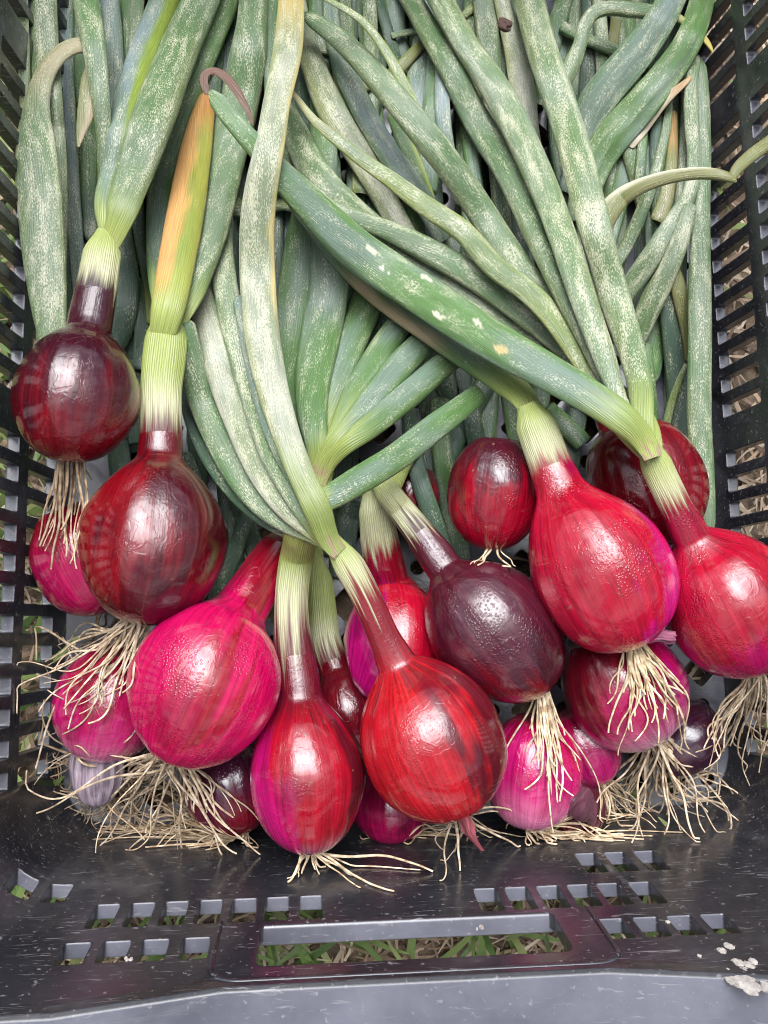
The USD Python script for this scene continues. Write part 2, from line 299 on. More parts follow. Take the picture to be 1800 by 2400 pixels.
# dip of the upper edge over the hand hole
dx0, dx1 = px(520, 2340), px(1440, 2300)
dip = m3.Manifold.extrude(m3.CrossSection([np.array([(dx0-0.055, TOP+0.001), (dx0, TOP-0.0105), (dx1, TOP-0.0105), (dx1+0.060, TOP+0.001), (dx1+0.06, TOP+0.05), (dx0-0.055, TOP+0.05)])]), 0.10).rotate((90, 0, 0)).translate((0, YN+0.03, 0))
cuts.append(dip)
shell = shell-m3.Manifold.batch_boolean(cuts, m3.OpType.Add)
BIG = 1.0
cxm = (XL+XR)/2
def wedge(poly): return m3.Manifold.extrude(m3.CrossSection([np.array(poly)]), 1.0).translate((0, 0, -0.3))
dW = 0.2
A_, B_, C_, D_ = (XL, YN), (XR, YN), (XR, YF), (XL, YF)
pn = [(XL-0.5, YN-0.5), (XR+0.5, YN-0.5), (XR-0.1, YN+0.1), (XL+0.1, YN+0.1)]
pf = [(XL+0.1, YF-0.1), (XR-0.1, YF-0.1), (XR+0.5, YF+0.5), (XL-0.5, YF+0.5)]
pl = [(XL-0.5, YN-0.5), (XL+0.1, YN+0.1), (XL+0.1, YF-0.1), (XL-0.5, YF+0.5)]
pr = [(XR+0.5, YN-0.5), (XR+0.5, YF+0.5), (XR-0.1, YF-0.1), (XR-0.1, YN+0.1)]
crate = thing('plastic_crate', 'black slotted plastic crate holding the pile of red onions', 'crate', (cxm, (YN+YF)/2, Z0))
def tm(m):
    q = m.to_mesh(); return trimesh.Trimesh(q.vert_properties[:, :3], q.tri_verts, process=True)
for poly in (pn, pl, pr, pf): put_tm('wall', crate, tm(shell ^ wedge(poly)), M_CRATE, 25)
# floor with a diamond lattice of openings
fl = hull(np.vstack([rrect(-0.010, 0.0005), rrect(0.0, 0.0)]))
holes = []
for i in range(-2, 24):
    for j in range(-2, 34):
        x, y = XL+0.012+i*0.020, YN+0.014+j*0.020
        if XL+0.012 < x < XR-0.010 and YN+0.012 < y < YF-0.010:
            c = m3.CrossSection.square((0.0145, 0.0145), True).offset(-0.002).offset(0.002, m3.JoinType.Round, 2.0, 12)
            holes.append(m3.Manifold.extrude(c, 0.04).rotate((0, 0, 45 if (i+j) % 2 else 45)).translate((x, y, -0.02)) if (i+j) % 2 == 0 else m3.Manifold.cylinder(0.04, 0.004, 0.004, 12).translate((x, y, -0.02)))
fl = fl-m3.Manifold.batch_boolean(holes, m3.OpType.Add)
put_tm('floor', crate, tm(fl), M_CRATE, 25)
# rim: a rolled lip that runs round the upper edge, dipping over the hand hole
def rim_path():
    P = [tuple(p) for p in rrect(TOP, WALL/2)]
    out = []
    for i, p in enumerate(P):
        q = P[(i+1) % len(P)]
        out.append(p)
        if p[1] < YN-0.5*DN*TOP and q[1] < YN-0.5*DN*TOP and abs(q[0]-p[0]) > 0.05:
            for x, z in ((dx0-0.055, TOP), (dx0, TOP-0.011), (dx1, TOP-0.011), (dx1+0.060, TOP)):
                out.append((x, YN-DN*z-WALL/2, z))
    return np.array(out)
def rim_mesh():
    P = rim_path(); n = len(P)
    prof = [(-0.0035, -0.004), (-0.0035, 0.0035), (-0.002, 0.005), (0.014, 0.0045), (0.0165, 0.003), (0.0165, -0.010), (0.0145, -0.010), (0.0135, 0.0005), (0.003, 0.0005), (0.003, -0.004)]
    V = []
    T = np.roll(P, -1, 0)-np.roll(P, 1, 0); T[:, 2] = 0; T /= np.linalg.norm(T, axis=1, keepdims=True)
    N = np.stack([T[:, 1], -T[:, 0], 0*T[:, 0]], 1)
    k = len(prof)
    for a, b in prof: V.append(P+N*a+np.array([0, 0, b]))
    V = np.stack(V, 1).reshape(-1, 3)
    i, j = np.meshgrid(np.arange(n), np.arange(k), indexing='ij')
    a = i*k+j; b = ((i+1) % n)*k+j; c = ((i+1) % n)*k+(j+1) % k; d = i*k+(j+1) % k
    F = np.stack([a, b, c, d], -1).reshape(-1, 4)
    F = np.vstack([F[:, [0, 1, 2]], F[:, [0, 2, 3]]])
    t = trimesh.Trimesh(V, F, process=False); t.fix_normals(); return t
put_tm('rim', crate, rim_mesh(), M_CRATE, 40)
# grip bar under the hand hole and the raised line round it
def rbox(sx, sy, sz, r, c):
    e = np.array([sx/2-r, sy/2-r, sz/2-r]); s = trimesh.creation.icosphere(1, r).vertices
    return hull(np.vstack([s+e*np.array(k) for k in np.ndindex(2, 2, 2) for k in [np.array(k)*2-1]])).translate(tuple(c))
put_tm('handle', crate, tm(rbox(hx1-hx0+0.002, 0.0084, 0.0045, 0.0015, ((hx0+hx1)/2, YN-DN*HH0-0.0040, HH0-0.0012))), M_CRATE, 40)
def tube_raw(C, r, k=8, closed=False):
    T, N, B = frames(C)
    a = np.linspace(0, 2*math.pi, k, endpoint=False)
    r = np.broadcast_to(np.asarray(r, float), (len(C),))
    G = C[:, None]+r[:, None, None]*(np.cos(a)[None, :, None]*N[:, None]+np.sin(a)[None, :, None]*B[:, None])
    nrm = np.cos(a)[None, :, None]*N[:, None]+np.sin(a)[None, :, None]*B[:, None]
    i, j = np.meshgrid(np.arange(len(C)-1), np.arange(k), indexing='ij')
    q = i*k+j; w = i*k+(j+1) % k
    return G.reshape(-1, 3), np.stack([q, w, w+k, q+k], -1).reshape(-1, 4), nrm.reshape(-1, 3)
def on_near(x, h, off=0.0): return np.array([x, YN-DN*h+off, h])
m_ = 0.016
ring = [(hx0-m_, HH0-0.004), (hx0-m_, HH1+0.004), (hx0-m_+0.008, HH1+0.010), (hx1+m_-0.008, HH1+0.010), (hx1+m_, HH1+0.004), (hx1+m_, HH0-0.002)]
def poly(pts, n):
    P = np.array(pts, float); d = np.r_[0, np.cumsum(np.linalg.norm(np.diff(P, axis=0), axis=1))]; t = np.linspace(0, d[-1], n)
    return np.stack([gaussian_filter1d(np.interp(t, d, P[:, k]), 1.5, mode='nearest') for k in (0, 1)]+[t*0], 1)
Cr = poly(ring, 160)
v, f, n = tube_raw(np.array([on_near(x, h, 0.0) for x, h, _ in Cr]), 0.0011)
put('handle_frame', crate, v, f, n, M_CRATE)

# dried mud splashed on the inside of the near wall and its rim
def splat(c, n, r0, seed):
    r = np.random.default_rng(seed); out = []
    up = np.array([0, -DN, 1.0]); up /= np.linalg.norm(up); nn = np.cross([1.0, 0, 0], up); nn = nn if nn[1] > 0 else -nn
    for q in range(n):
        m = trimesh.creation.icosphere(3, 1.0); v = m.vertices.copy(); rr = r0*r.uniform(0.3, 1.0)
        v = v*(0.6+0.9*fbm(v*1.7+seed*3.1+q*7, 3, seed+q))[:, None]
        o = r.normal(0, r0*1.1, 2)
        m.vertices = np.asarray(c)+np.outer(v[:, 0]*rr+o[0], [1, 0, 0])+np.outer(v[:, 1]*rr*1.6+o[1], up)+np.outer(v[:, 2]*0.0006, nn); out.append(m)
    return trimesh.util.concatenate(out)
M_MUD = Mat('dried_mud', {'geo': ('geometry', {}), 'n': ('noise_texture', {'scale': 400.0, 'detail': 4.0}), 'r': ('rgb_ramp', {'ramp': [(0.3, (0.16, 0.14, 0.125)), (0.7, (0.36, 0.33, 0.30))]}),
    'bp': ('bump', {'strength': 0.7, 'distance': 0.0006}), 'p': ('principled_bsdf', {'roughness': 0.9})}, [('geo.position', 'n.vector'), ('n.fac', 'r.fac'), ('r.color', 'p.base_color'), ('n.fac', 'bp.height'), ('bp.normal', 'p.normal')], surface='p.BSDF')
mud = []
for q, (ox, oy, n_, r0) in enumerate([(1752, 2262, 6, 0.0022), (1742, 2290, 7, 0.0026), (1770, 2310, 5, 0.0028), (1708, 2222, 3, 0.0016), (1560, 2160, 2, 0.0008), (1640, 2240, 2, 0.0007), (300, 2250, 3, 0.0008), (1130, 2180, 2, 0.0012)]):
    p = wall_x(ox/VS, oy/VS, 0); mud.append(splat(p, n_, r0, 40+q))
for m in mud: tag(put_tm('dried_mud', crate, m, M_MUD, 60), 'splash of dried pale mud', kind='stuff')

# ------------------------------------------------------------------ grass and straw seen through the slots
def blades(n, region, length, width, lie, cols, seed, lift=0.0):
    r = np.random.default_rng(seed); V, F, C = [], [], []
    k = 5
    for b in range(n):
        x, y = region(r)
        L = length*r.uniform(0.5, 1.3); w = width*r.uniform(0.6, 1.3); az = r.uniform(0, 2*math.pi); el = math.radians(r.uniform(*lie)); curl = r.normal(0, 0.7); droop = r.uniform(0.0, 0.9) if lie[1] > 30 else 0
        t = np.linspace(0, 1, k)
        aa = az+curl*t
        ee = el-droop*t
        seg = np.stack([np.cos(aa)*np.cos(ee), np.sin(aa)*np.cos(ee), np.sin(ee)], 1)*L/(k-1)
        c = np.array([x, y, GZ+0.001+r.uniform(0, lift)])+np.vstack([np.zeros(3), np.cumsum(seg[:-1], 0)])
        c[:, 2] = np.maximum(c[:, 2], GZ+0.0008)
        sd = np.stack([-np.sin(aa), np.cos(aa), 0.35*np.sin(3*t+az)], 1)
        ww = w*(1-t**2.2*0.85)/2
        col = np.asarray(cols[r.integers(len(cols))])*r.uniform(0.65, 1.3)
        o = len(V)*2*k
        V.append(np.stack([c-sd*ww[:, None], c+sd*ww[:, None]], 1).reshape(-1, 3)); C.append(np.tile(col, (2*k, 1)))
        for q in range(k-1): F.append((o+2*q, o+2*q+1, o+2*q+3, o+2*q+2))
    return np.vstack(V), np.array(F), np.vstack(C)
def around(prob):
    def f(r):
        while True:
            s = r.choice(4, p=prob)
            if s == 0: x, y = r.uniform(XL-0.16, XL-0.004), r.uniform(YN-0.05, 0.45)
            elif s == 1: x, y = r.uniform(XR+0.004, XR+0.30), r.uniform(YN-0.05, 0.50)
            elif s == 2: x, y = r.uniform(XL-0.1, XR+0.12), r.uniform(YN-0.19, YN-0.006)
            else: x, y = r.uniform(XL, XR), r.uniform(YN, YF)
            return x, y
    return f
straw = [(0.62, 0.44, 0.29), (0.72, 0.54, 0.36), (0.42, 0.28, 0.18), (0.80, 0.65, 0.47), (0.28, 0.18, 0.12)]
green = [(0.19, 0.29, 0.075), (0.30, 0.41, 0.12), (0.13, 0.22, 0.06), (0.42, 0.46, 0.18)]
v, f, c = blades(8500, around([0.20, 0.42, 0.36, 0.02]), 0.030, 0.0022, (-2, 16), straw, 3, 0.006)
tag(put('straw', None, v, f, None, M_BLADE, c), 'dry straw and chopped stalks littering the ground round the crate', 'straw', None, 'stuff')
v, f, c = blades(1350, around([0.46, 0.08, 0.46, 0.0]), 0.060, 0.0046, (15, 75), green, 5)
tag(put('grass', None, v, f, None, M_BLADE, c), 'green grass growing round the crate', 'grass', None, 'stuff')
# ------------------------------------------------------------------ the heap: every thing lies on what is under it
GX0, GY0, GS = XL-0.05, YN-0.06, 0.002
NXG, NYG = int((XR-XL+0.12)/GS), int((YF-YN+0.14)/GS)
HM = np.zeros((NXG, NYG))
def cells(P): return np.clip(((P[..., 0]-GX0)/GS).astype(int), 0, NXG-1), np.clip(((P[..., 1]-GY0)/GS).astype(int), 0, NYG-1)
def support(C, half):
    B = C.copy(); out = np.full(len(C), -1.0)
    T = np.gradient(C[:, :2], axis=0); T /= np.linalg.norm(T, axis=1, keepdims=True)+1e-12
    S_ = np.stack([-T[:, 1], T[:, 0]], 1)
    for k in (-0.6, -0.3, 0, 0.3, 0.6):
        B[:, :2] = C[:, :2]+S_*(half*k)[:, None]
        i, j = cells(B); out = np.maximum(out, HM[i, j]-0.25*half*(abs(k) > 0.5))
    return out
def stamp(V):
    i, j = cells(V); np.maximum.at(HM, (i, j), V[:, 2])
from scipy.ndimage import gaussian_filter1d, maximum_filter1d
def at_surface(vx, vy):
    for z in np.arange(0.150, -0.001, -0.0015):
        p = at(vx, vy, z); i, j = cells(p)
        if HM[i, j] >= z: return p
    return at(vx, vy, 0.0)
def parse(t): return np.array([[float(a) for a in p.split(',')] for p in t.split()])

def lay(track, n, z0=None, flat=0.6, sink=0.0, zmin=None, drop=0.55):
    """3-D centre line and half widths of a leaf along a track (x, y, width in the photograph), resting on the heap; z0 pins its base"""
    Q = spline(track, n); z = np.full(n, 0.03 if z0 is None else z0)
    for it in range(4):
        C = np.array([at(q[0], q[1], zz) for q, zz in zip(Q, z)])
        half = np.array([metres(q[2], c) for q, c in zip(Q, C)])/2
        sup = support(C, half)+half*flat*0.92-sink
        L = np.r_[0, np.cumsum(np.linalg.norm(np.diff(C[:, :2], axis=0), axis=1))]
        zz = sup.copy()
        if z0 is not None: zz[0] = z0
        for i in range(1, n): zz[i] = max(zz[i], zz[i-1]-drop*(L[i]-L[i-1]))
        for i in range(n-2, 0 if z0 is not None else -1, -1): zz[i] = max(zz[i], zz[i+1]-drop*(L[i+1]-L[i]))
        zs = gaussian_filter1d(zz, n*0.035, mode='nearest')
        if z0 is not None:
            w = ss(0, 0.025, L-L[0]); zs = z0*(1-w)+zs*w
        if zmin is not None: zs = np.maximum(zs, zmin)
        z = 0.5*z+0.5*np.minimum(zs, 0.165) if it < 3 else np.minimum(zs, 0.165)
    C = np.array([at(q[0], q[1], zz) for q, zz in zip(Q, z)])
    half = np.array([metres(q[2], c) for q, c in zip(Q, C)])/2
    return C, half, L

GREEN = np.array([0.088, 0.178, 0.052]); BLUE = np.array([0.165, 0.235, 0.175]); LIME = np.array([0.33, 0.39, 0.105]); YG = np.array([0.20, 0.27, 0.045])
STY_ = {  # main, second, edge colours, fleck amount
    'g': (GREEN, BLUE, (0.10, 0.19, 0.05), 0.02), 's': ((0.115, 0.190, 0.078), (0.20, 0.265, 0.165), (0.15, 0.20, 0.07), 0.10),
    'p': ((0.24, 0.29, 0.17), (0.40, 0.42, 0.33), (0.30, 0.33, 0.12), 0.11), 'y': ((0.20, 0.27, 0.075), (0.17, 0.23, 0.12), (0.30, 0.34, 0.08), 0.07),
    'd': ((0.050, 0.098, 0.052), (0.085, 0.13, 0.10), (0.06, 0.11, 0.04), 0.0), 'b': (BLUE, (0.21, 0.28, 0.28), GREEN, 0.06),  # d: leaf green darkened to paint shade into the gaps
    'l': ((0.34, 0.34, 0.055), (0.24, 0.30, 0.06), (0.42, 0.36, 0.06), -0.06), 't': ((0.42, 0.36, 0.25), (0.50, 0.44, 0.32), (0.36, 0.28, 0.16), -0.2), 'o': ((0.15, 0.17, 0.05), (0.20, 0.20, 0.08), (0.17, 0.15, 0.05), -0.02),
    'q': ((0.20, 0.25, 0.15), (0.30, 0.33, 0.25), (0.22, 0.27, 0.10), 0.10),
    'm': ((0.095, 0.175, 0.068), (0.17, 0.235, 0.140), (0.13, 0.17, 0.06), 0.07)}
STY = {k: (a, b, c, d-0.0) for k, (a, b, c, d) in STY_.items()}
seedn = [100]
def make_leaf(parent, spec, z0=None, dirz=None):
    track = parse(spec['t']); sty = spec.get('s', 'g'); n = spec.get('n', 56)
    flat = spec.get('f', 0.62)
    seedn[0] += 1; sd = seedn[0]; r = np.random.default_rng(sd)
    C, half, L = lay(track, n, z0, flat, spec.get('sink', 0.0), spec.get('zmin'), spec.get('drop', 0.55))
    T, N, B = frames(C)
    k = spec.get('k', 22); a = np.linspace(0, 2*math.pi, k, endpoint=False)
    roll = spec.get('roll', r.uniform(-0.35, 0.35))*np.ones(n)
    ca, sa = np.cos(a), np.sin(a)
    # hollow leaf a little squashed: dents and ridges that run along it
    aa, ll = np.meshgrid(a, L, indexing='xy')
    P3 = np.stack([np.cos(aa)*1.1+sd*3.7, np.sin(aa)*1.1+5.1, ll*14.0], -1)
    dent = 1+0.16*(fbm(P3, 3, sd)-0.5)+0.05*(fbm(np.stack([np.cos(aa)*3.0+sd, np.sin(aa)*3.0, ll*9], -1), 2, sd+9)-0.5)
    if spec.get('ridge'):                                         # a keel along the top
        dent = dent*(1-0.34*np.exp(-((aa-math.pi/2-0.55)/0.35)**2)-0.30*np.exp(-((aa-math.pi/2+0.75)/0.4)**2)*1.0)
    X = np.sign(ca)*np.abs(ca)**0.9; Z = np.sign(sa)*np.abs(sa)**0.95
    hh = half[:, None]; fl = flat*(1+0.25*(noise(np.stack([L*22, 0*L+sd, 0*L], 1), sd)-0.5))[:, None]
    endc = np.ones(n)
    m = max(2, int(n*0.03))
    if z0 is None: endc[:m] = np.linspace(0.25, 1, m)**0.5
    endc[-m:] = np.minimum(endc[-m:], np.linspace(1, 0.12, m)**0.5)
    ox = X[None]*hh*dent; oz = Z[None]*hh*fl*dent*endc[:, None]
    ox = ox*endc[:, None]**0.6
    if z0 is not None:
        bs = (0.50+0.50*ss(0.0, 0.026, L-L[0]))[:, None]; oz = oz*bs*bs; ox = ox*(0.5+0.5*bs)
    cr, sr = np.cos(roll)[:, None], np.sin(roll)[:, None]
    ox, oz = ox*cr-oz*sr*0.6, ox*sr*0.6+oz*cr
    G = C[:, None]+ox[..., None]*B[:, None]+oz[..., None]*N[:, None]
    # B = T x N : columns run so that normals face outward
    n3 = grid_normals(G)
    if np.mean(np.sum(n3*(G-C[:, None]), -1)) < 0: n3 = -n3
    # colour
    main, sec, edge, fk = STY[sty]; main, sec, edge = [np.asarray(c)*(0.92 if sty not in 'to' else 1.0) for c in (main, sec, edge)]
    main = main*r.uniform(0.88, 1.14); v = (L-L[0])/(L[-1]-L[0]+1e-9)
    pat = ss(0.40, 0.64, fbm(np.stack([np.cos(aa)*0.8+sd, np.sin(aa)*0.8, ll*16], -1), 4, sd+3))
    col = main*(1-pat[..., None])+sec*pat[..., None]
    eg = ss(0.60, 0.95, np.abs(np.cos(aa+roll[:, None]+r.uniform(-0.3, 0.3))))*ss(0.35, 0.6, fbm(np.stack([aa*0+sd, np.sign(ca)[None]*3+0*aa, ll*10], -1), 2, sd+5))
    col = col*(1-eg[..., None]*0.75)+edge*eg[..., None]*0.75
    vein = 0.35*np.ones_like(aa)
    fleck = fk*np.ones_like(aa)+0.06*(fbm(np.stack([np.cos(aa)+sd*2, np.sin(aa), ll*9], -1), 3, sd+8)-0.5)*2
    if z0 is not None or spec.get('lime'):
        lm = spec.get('lime', 0.03); w = 1-ss(lm*0.15, lm, ll-0.010*(fbm(np.stack([aa*2, ll*0+sd, ll*30], -1), 2, sd)-0.5)*2)
        col = col*(1-w[..., None])+np.asarray(spec.get('lc', LIME))*w[..., None]; vein = vein+0.6*w; fleck = fleck-0.35*w
    if z0 is not None:                                            # torn, pinkish-brown scar where the sheath opens
        w = (1-ss(0.004, 0.012, ll))*ss(0.50, 0.62, fbm(np.stack([np.cos(aa)*3+sd, np.sin(aa)*3, ll*120], -1), 3, sd+11))
        col = col*(1-0.8*w[..., None])+np.array([0.36, 0.20, 0.17])*0.8*w[..., None]
    if 'tip' in spec:
        tc, tv = spec['tip']; w = ss(tv, min(1, tv+0.25), v)[:, None]*np.ones_like(aa)
        w = np.clip(w*(0.55+0.9*fbm(np.stack([np.cos(aa)*2, np.sin(aa)*2+sd, ll*25], -1), 3, sd)), 0, 1)
        col = col*(1-w[..., None])+np.asarray(tc)*w[..., None]; fleck = fleck-0.10*w
    if 'side' in spec:                                            # one flank dried: colour, side, from, to
        tc, sg, v0, v1 = spec['side']
        w = ss(spec.get('sd0', 0.05), spec.get('sd0', 0.05)+0.4, sg*np.cos(aa)+0.5*(fbm(np.stack([aa*0, np.cos(aa)*2+sd, ll*60], -1), 3, sd)-0.5))*(ss(v0, v0+0.15, v)*(1-ss(v1-0.1, v1, v)))[:, None]
        col = col*(1-w[..., None])+np.asarray(tc)*w[..., None]; fleck = fleck-0.15*w
    for bv, ba, bs, bc in spec.get('blot', ()):                  # single blotches: along, angle, size m, colour
        d2 = ((ll-bv*L[-1])/(bs*2.6))**2+(((aa-ba+math.pi) % (2*math.pi)-math.pi)*hh/bs)**2+3.2*(fbm(np.stack([np.cos(aa)*5, np.sin(aa)*5+sd, ll*330], -1), 4, sd+1)-0.5)
        w = 1-ss(0.45, 0.70, d2); col = col*(1-w[..., None])+np.asarray(bc)*w[..., None]
    U = np.concatenate([a, [2*math.pi]])[None]*hh+sd*0.13
    uv = np.stack([U*np.ones((n, k+1)), np.repeat((L+sd*0.37)[:, None], k+1, 1)], -1)
    Gw, nw, cw = wrap(G), wrap(n3), wrap(col)
    p = put(spec.get('name', 'leaf'), parent, Gw.reshape(-1, 3), grid_faces(n, k+1), nw.reshape(-1, 3), M_LEAF, cw.reshape(-1, 3), uv.reshape(-1, 2),
            {'fleck': wrap(fleck).ravel(), 'vein': wrap(vein).ravel()})
    if spec.get('label'): tag(p, spec['label'])
    # fill the height map with a denser copy
    for q in np.linspace(0, 0.75, 4):
        M = G[:-1]*(1-q)+G[1:]*q; stamp(M.reshape(-1, 3)); stamp(((M+np.roll(M, 1, 1))/2).reshape(-1, 3))
    i = np.linspace(0, n-1, n*4).astype(int)
    return G

MAROON = np.array([0.045, 0.004, 0.009]); RED = np.array([0.40, 0.006, 0.016]); MAG = np.array([0.62, 0.006, 0.150]); PINK = np.array([0.66, 0.22, 0.42]); DPUR = np.array([0.050, 0.010, 0.026])
def make_bulb(o):
    """bulb, neck and the green shaft above it as one surface swept along the onion's axis, cut into parts where the skin changes"""
    seedn[0] += 1; sd = o.get('seed', seedn[0]); z = o['z']
    c = at(*o['c'], z); R = metres(o['r'], c)
    zr = z+o.get('dzr', -0.2)*R
    root = at(*o['root'], zr)
    nk = parse(o['neck']) if o.get('neck') else None
    pts = [root, c]
    if nk is not None:
        ntrack = np.vstack([[o['c'][0], o['c'][1], nk[0, 2]], nk])
        Cn, hn, Ln = lay(ntrack, 26, z, 0.75, zmin=o.get('nzmin'), drop=0.5)
        if o.get('bz') is not None:
            Q = spline(ntrack, 26); w = ss(0.1, 1.0, (Ln-Ln[0])/(Ln[-1]-Ln[0])); zn = z*(1-w)+(o['bz']+0.001)*w; zn = np.maximum(zn, np.minimum(gaussian_filter1d(support(Cn, hn)+hn*0.6, 2, mode='nearest'), zn+0.03)*(w > 0.25)*(w < 0.9))
            Cn = np.array([at(q[0], q[1], zz) for q, zz in zip(Q, zn)]); hn = np.array([metres(q[2], p) for q, p in zip(Q, Cn)])/2
        dist = np.linalg.norm(Cn-c, axis=1)
        keep = dist > R*0.85
        pts += list(Cn[keep]); hw = list(hn[keep])
    else:
        top = c+(c-root)/np.linalg.norm(c-root)*R*1.05; pts += [top]; hw = [R*0.25]
    pts = np.array(pts)
    d = np.r_[0, np.cumsum(np.linalg.norm(np.diff(pts, axis=0), axis=1))]
    from scipy.interpolate import CubicSpline, PchipInterpolator
    ns = o.get('ns', 150)
    s = np.linspace(0, 1, ns); s = (0.55*s+0.45*s*s)*d[-1] if nk is not None else s*d[-1]
    s = d[-1]*np.linspace(0, 1, ns)**1.12
    Cc = np.stack([PchipInterpolator(d, pts[:, k])(s) for k in range(3)], 1)
    Cc = np.stack([gaussian_filter1d(Cc[:, k], 3.0, mode='nearest') for k in range(3)], 1)
    sc = d[1]; hwf = np.interp(s, d[2:], hw)
    a_top = o.get('top', 1.22)*R
    x0 = np.clip((sc-s)/sc, 0, 1); body = R*np.maximum(1-x0**o.get('pr', 2.15), 0)**0.5
    x1 = np.clip((s-sc)/a_top, 0, 1); ell = R*np.maximum(1-x1**2.0, 0)**o.get('shoulder', 0.72)
    neck = hwf*ss(0.1, 0.9, (s-sc)/R)
    kx = 3.2
    r = np.where(s <= sc, body, (ell**kx+neck**kx)**(1/kx))
    r = np.maximum(r, 0.10*R*(s < sc))
    if nk is None: r[-1] = 0.02*R
    T, N, B = frames(Cc)
    k = o.get('nt', 110); a = np.linspace(0, 2*math.pi, k, endpoint=False); aa, sS = np.meshgrid(a, s, indexing='xy')
    vb = np.clip(sS/(sc+a_top), 0, 1.4)
    wob = 1+0.08*(fbm(np.stack([np.cos(aa)*0.9+sd, np.sin(aa)*0.9, sS/R*0.7], -1), 2, sd)-0.5)*2
    ribs = 1+0.018*(noise(np.stack([np.cos(aa)*5+sd, np.sin(aa)*5, vb*1.5], -1), sd+2)-0.5)*2
    if nk is not None: r = r*(1-0.42*ss(0.76, 1.0, (s-sc-R)/(s[-1]-sc-R)))
    rr = r[:, None]*wob*ribs
    nf = 1-(1-o.get('nf', 0.8))*ss(0.9, 1.3, (sS-sc)/R)
    dirs = np.cos(aa)[..., None]*B[:, None]+(np.sin(aa)*nf)[..., None]*N[:, None]
    G = Cc[:, None]+rr[..., None]*dirs
    n3 = grid_normals(G)
    if np.mean(np.sum(n3*(G-Cc[:, None]), -1)) < 0: n3 = -n3
    G[0] = G[0].mean(0)
    # skin colours: a lower layer, the red film over it, the oldest dark film over that
    st = fbm(np.stack([np.cos(aa)*7+sd*1.3, np.sin(aa)*7, vb*1.6], -1), 4, sd+4); st2 = fbm(np.stack([np.cos(aa)*16+sd, np.sin(aa)*16, vb*2.2], -1), 3, sd+6)
    bl = fbm(np.stack([np.cos(aa)*2.2, np.sin(aa)*2.2+sd, sS/R*1.6], -1), 4, sd+5)
    f = n3
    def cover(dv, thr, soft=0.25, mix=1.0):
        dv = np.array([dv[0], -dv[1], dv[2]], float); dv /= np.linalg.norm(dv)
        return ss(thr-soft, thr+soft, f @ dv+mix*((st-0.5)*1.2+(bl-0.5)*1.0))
    col = np.ones(G.shape)*np.asarray(o.get('base', MAG))
    col = col*(0.85+0.5*st[..., None])
    wr = o.get('white', 0.0)*(1-ss(0.0, o.get('wlen', 0.30), vb-0.15*(st2-0.5)))
    col = col*(1-wr[..., None])+np.array([0.74, 0.42, 0.56])*wr[..., None]
    lay_ = lambda c, w: col*(1-w[..., None])+np.asarray(c)*w[..., None]
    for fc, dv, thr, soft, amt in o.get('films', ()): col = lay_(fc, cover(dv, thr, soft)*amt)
    for c_, wv in (('topc', (o.get('top0', 0.62), o.get('top1', 0.95))),):
        if c_ in o: col = lay_(o[c_], ss(wv[0], wv[1], vb+0.35*(st-0.5))*o.get('topa', 0.9))
    dkw = ss(0.53, 0.66, 0.55*bl+0.45*st)*o.get('dk', 0.55)*ss(0.02, 0.3, vb); col = lay_((0.055, 0.003, 0.009), dkw)
    fade = 1-0.22*ss(0.55, 0.75, st2); col = col*fade[..., None]
    col = col*o.get('dim', 0.85)
    rt = 1-ss(0.0, 0.05, vb); col = lay_((0.35, 0.12, 0.12), rt*0.6)
    # neck: red skin gives way in streaks to white, then to lime green
    se = s[-1]; parts = []
    if nk is not None:
        L_ = (sS-sc-R)/(se-sc-R)
        red_to = o.get('red', 0.45); lim = o.get('limef', 0.8)
        jag = 0.42*(st-0.5)+0.22*(st2-0.5)+0.05*(noise(np.stack([np.cos(aa)*26, np.sin(aa)*26+sd, vb*3], -1), sd)-0.5)
        w = ss(red_to-0.10, red_to+0.10, L_+jag*o.get('jag', 1.0))
        whi = np.array([0.50, 0.50, 0.29]); lime = LIME
        g2 = ss(red_to+0.05, lim, L_)[..., None]
        tgt = whi*(1-g2)+lime*g2
        col = col*(1-w[..., None])+tgt*w[..., None]
        cut = int(np.searchsorted((s-sc-R)/(se-sc-R), max(0.04, red_to-0.10)))
        sl = [('bulb', slice(0, min(cut+1, ns)), M_BULB2 if o.get('beads') else M_BULB), ('neck', slice(cut, ns), M_NECK)]
    else:
        sl = [('bulb', slice(0, ns), M_BULB2 if o.get('beads') else M_BULB)]
    t = o['T']
    Uu = np.concatenate([a, [2*math.pi]])/(2*math.pi)
    for nm, q, mt in sl:
        Gq = wrap(G[q]); m = Gq.shape[0]
        if m < 3: continue
        if nm == 'bulb': uv = np.stack([np.repeat(Uu[None], m, 0)+sd, np.repeat(s[q][:, None], k+1, 1)], -1)
        else: uv = np.stack([np.repeat(Uu[None], m, 0)*2*math.pi*hwf.mean(), np.repeat(s[q][:, None], k+1, 1)], -1)
        ex = {'fleck': np.full(m*(k+1), -0.5), 'vein': wrap(1.1*w[q]).ravel()} if nm == 'neck' else None
        put(nm, t, Gq.reshape(-1, 3), grid_faces(m, k+1), wrap(n3[q]).reshape(-1, 3), mt, wrap(col[q]).reshape(-1, 3), uv.reshape(-1, 2), ex)
    stamp(G.reshape(-1, 3))
    if nk is None: o['end'] = None
    else: o['end'] = Cc[-1]; o.setdefault('bz', float(Cc[-1, 2]))
    o['rootp'], o['axis'] = Cc[0], (Cc[0]-Cc[14])/np.linalg.norm(Cc[0]-Cc[14])
    return t

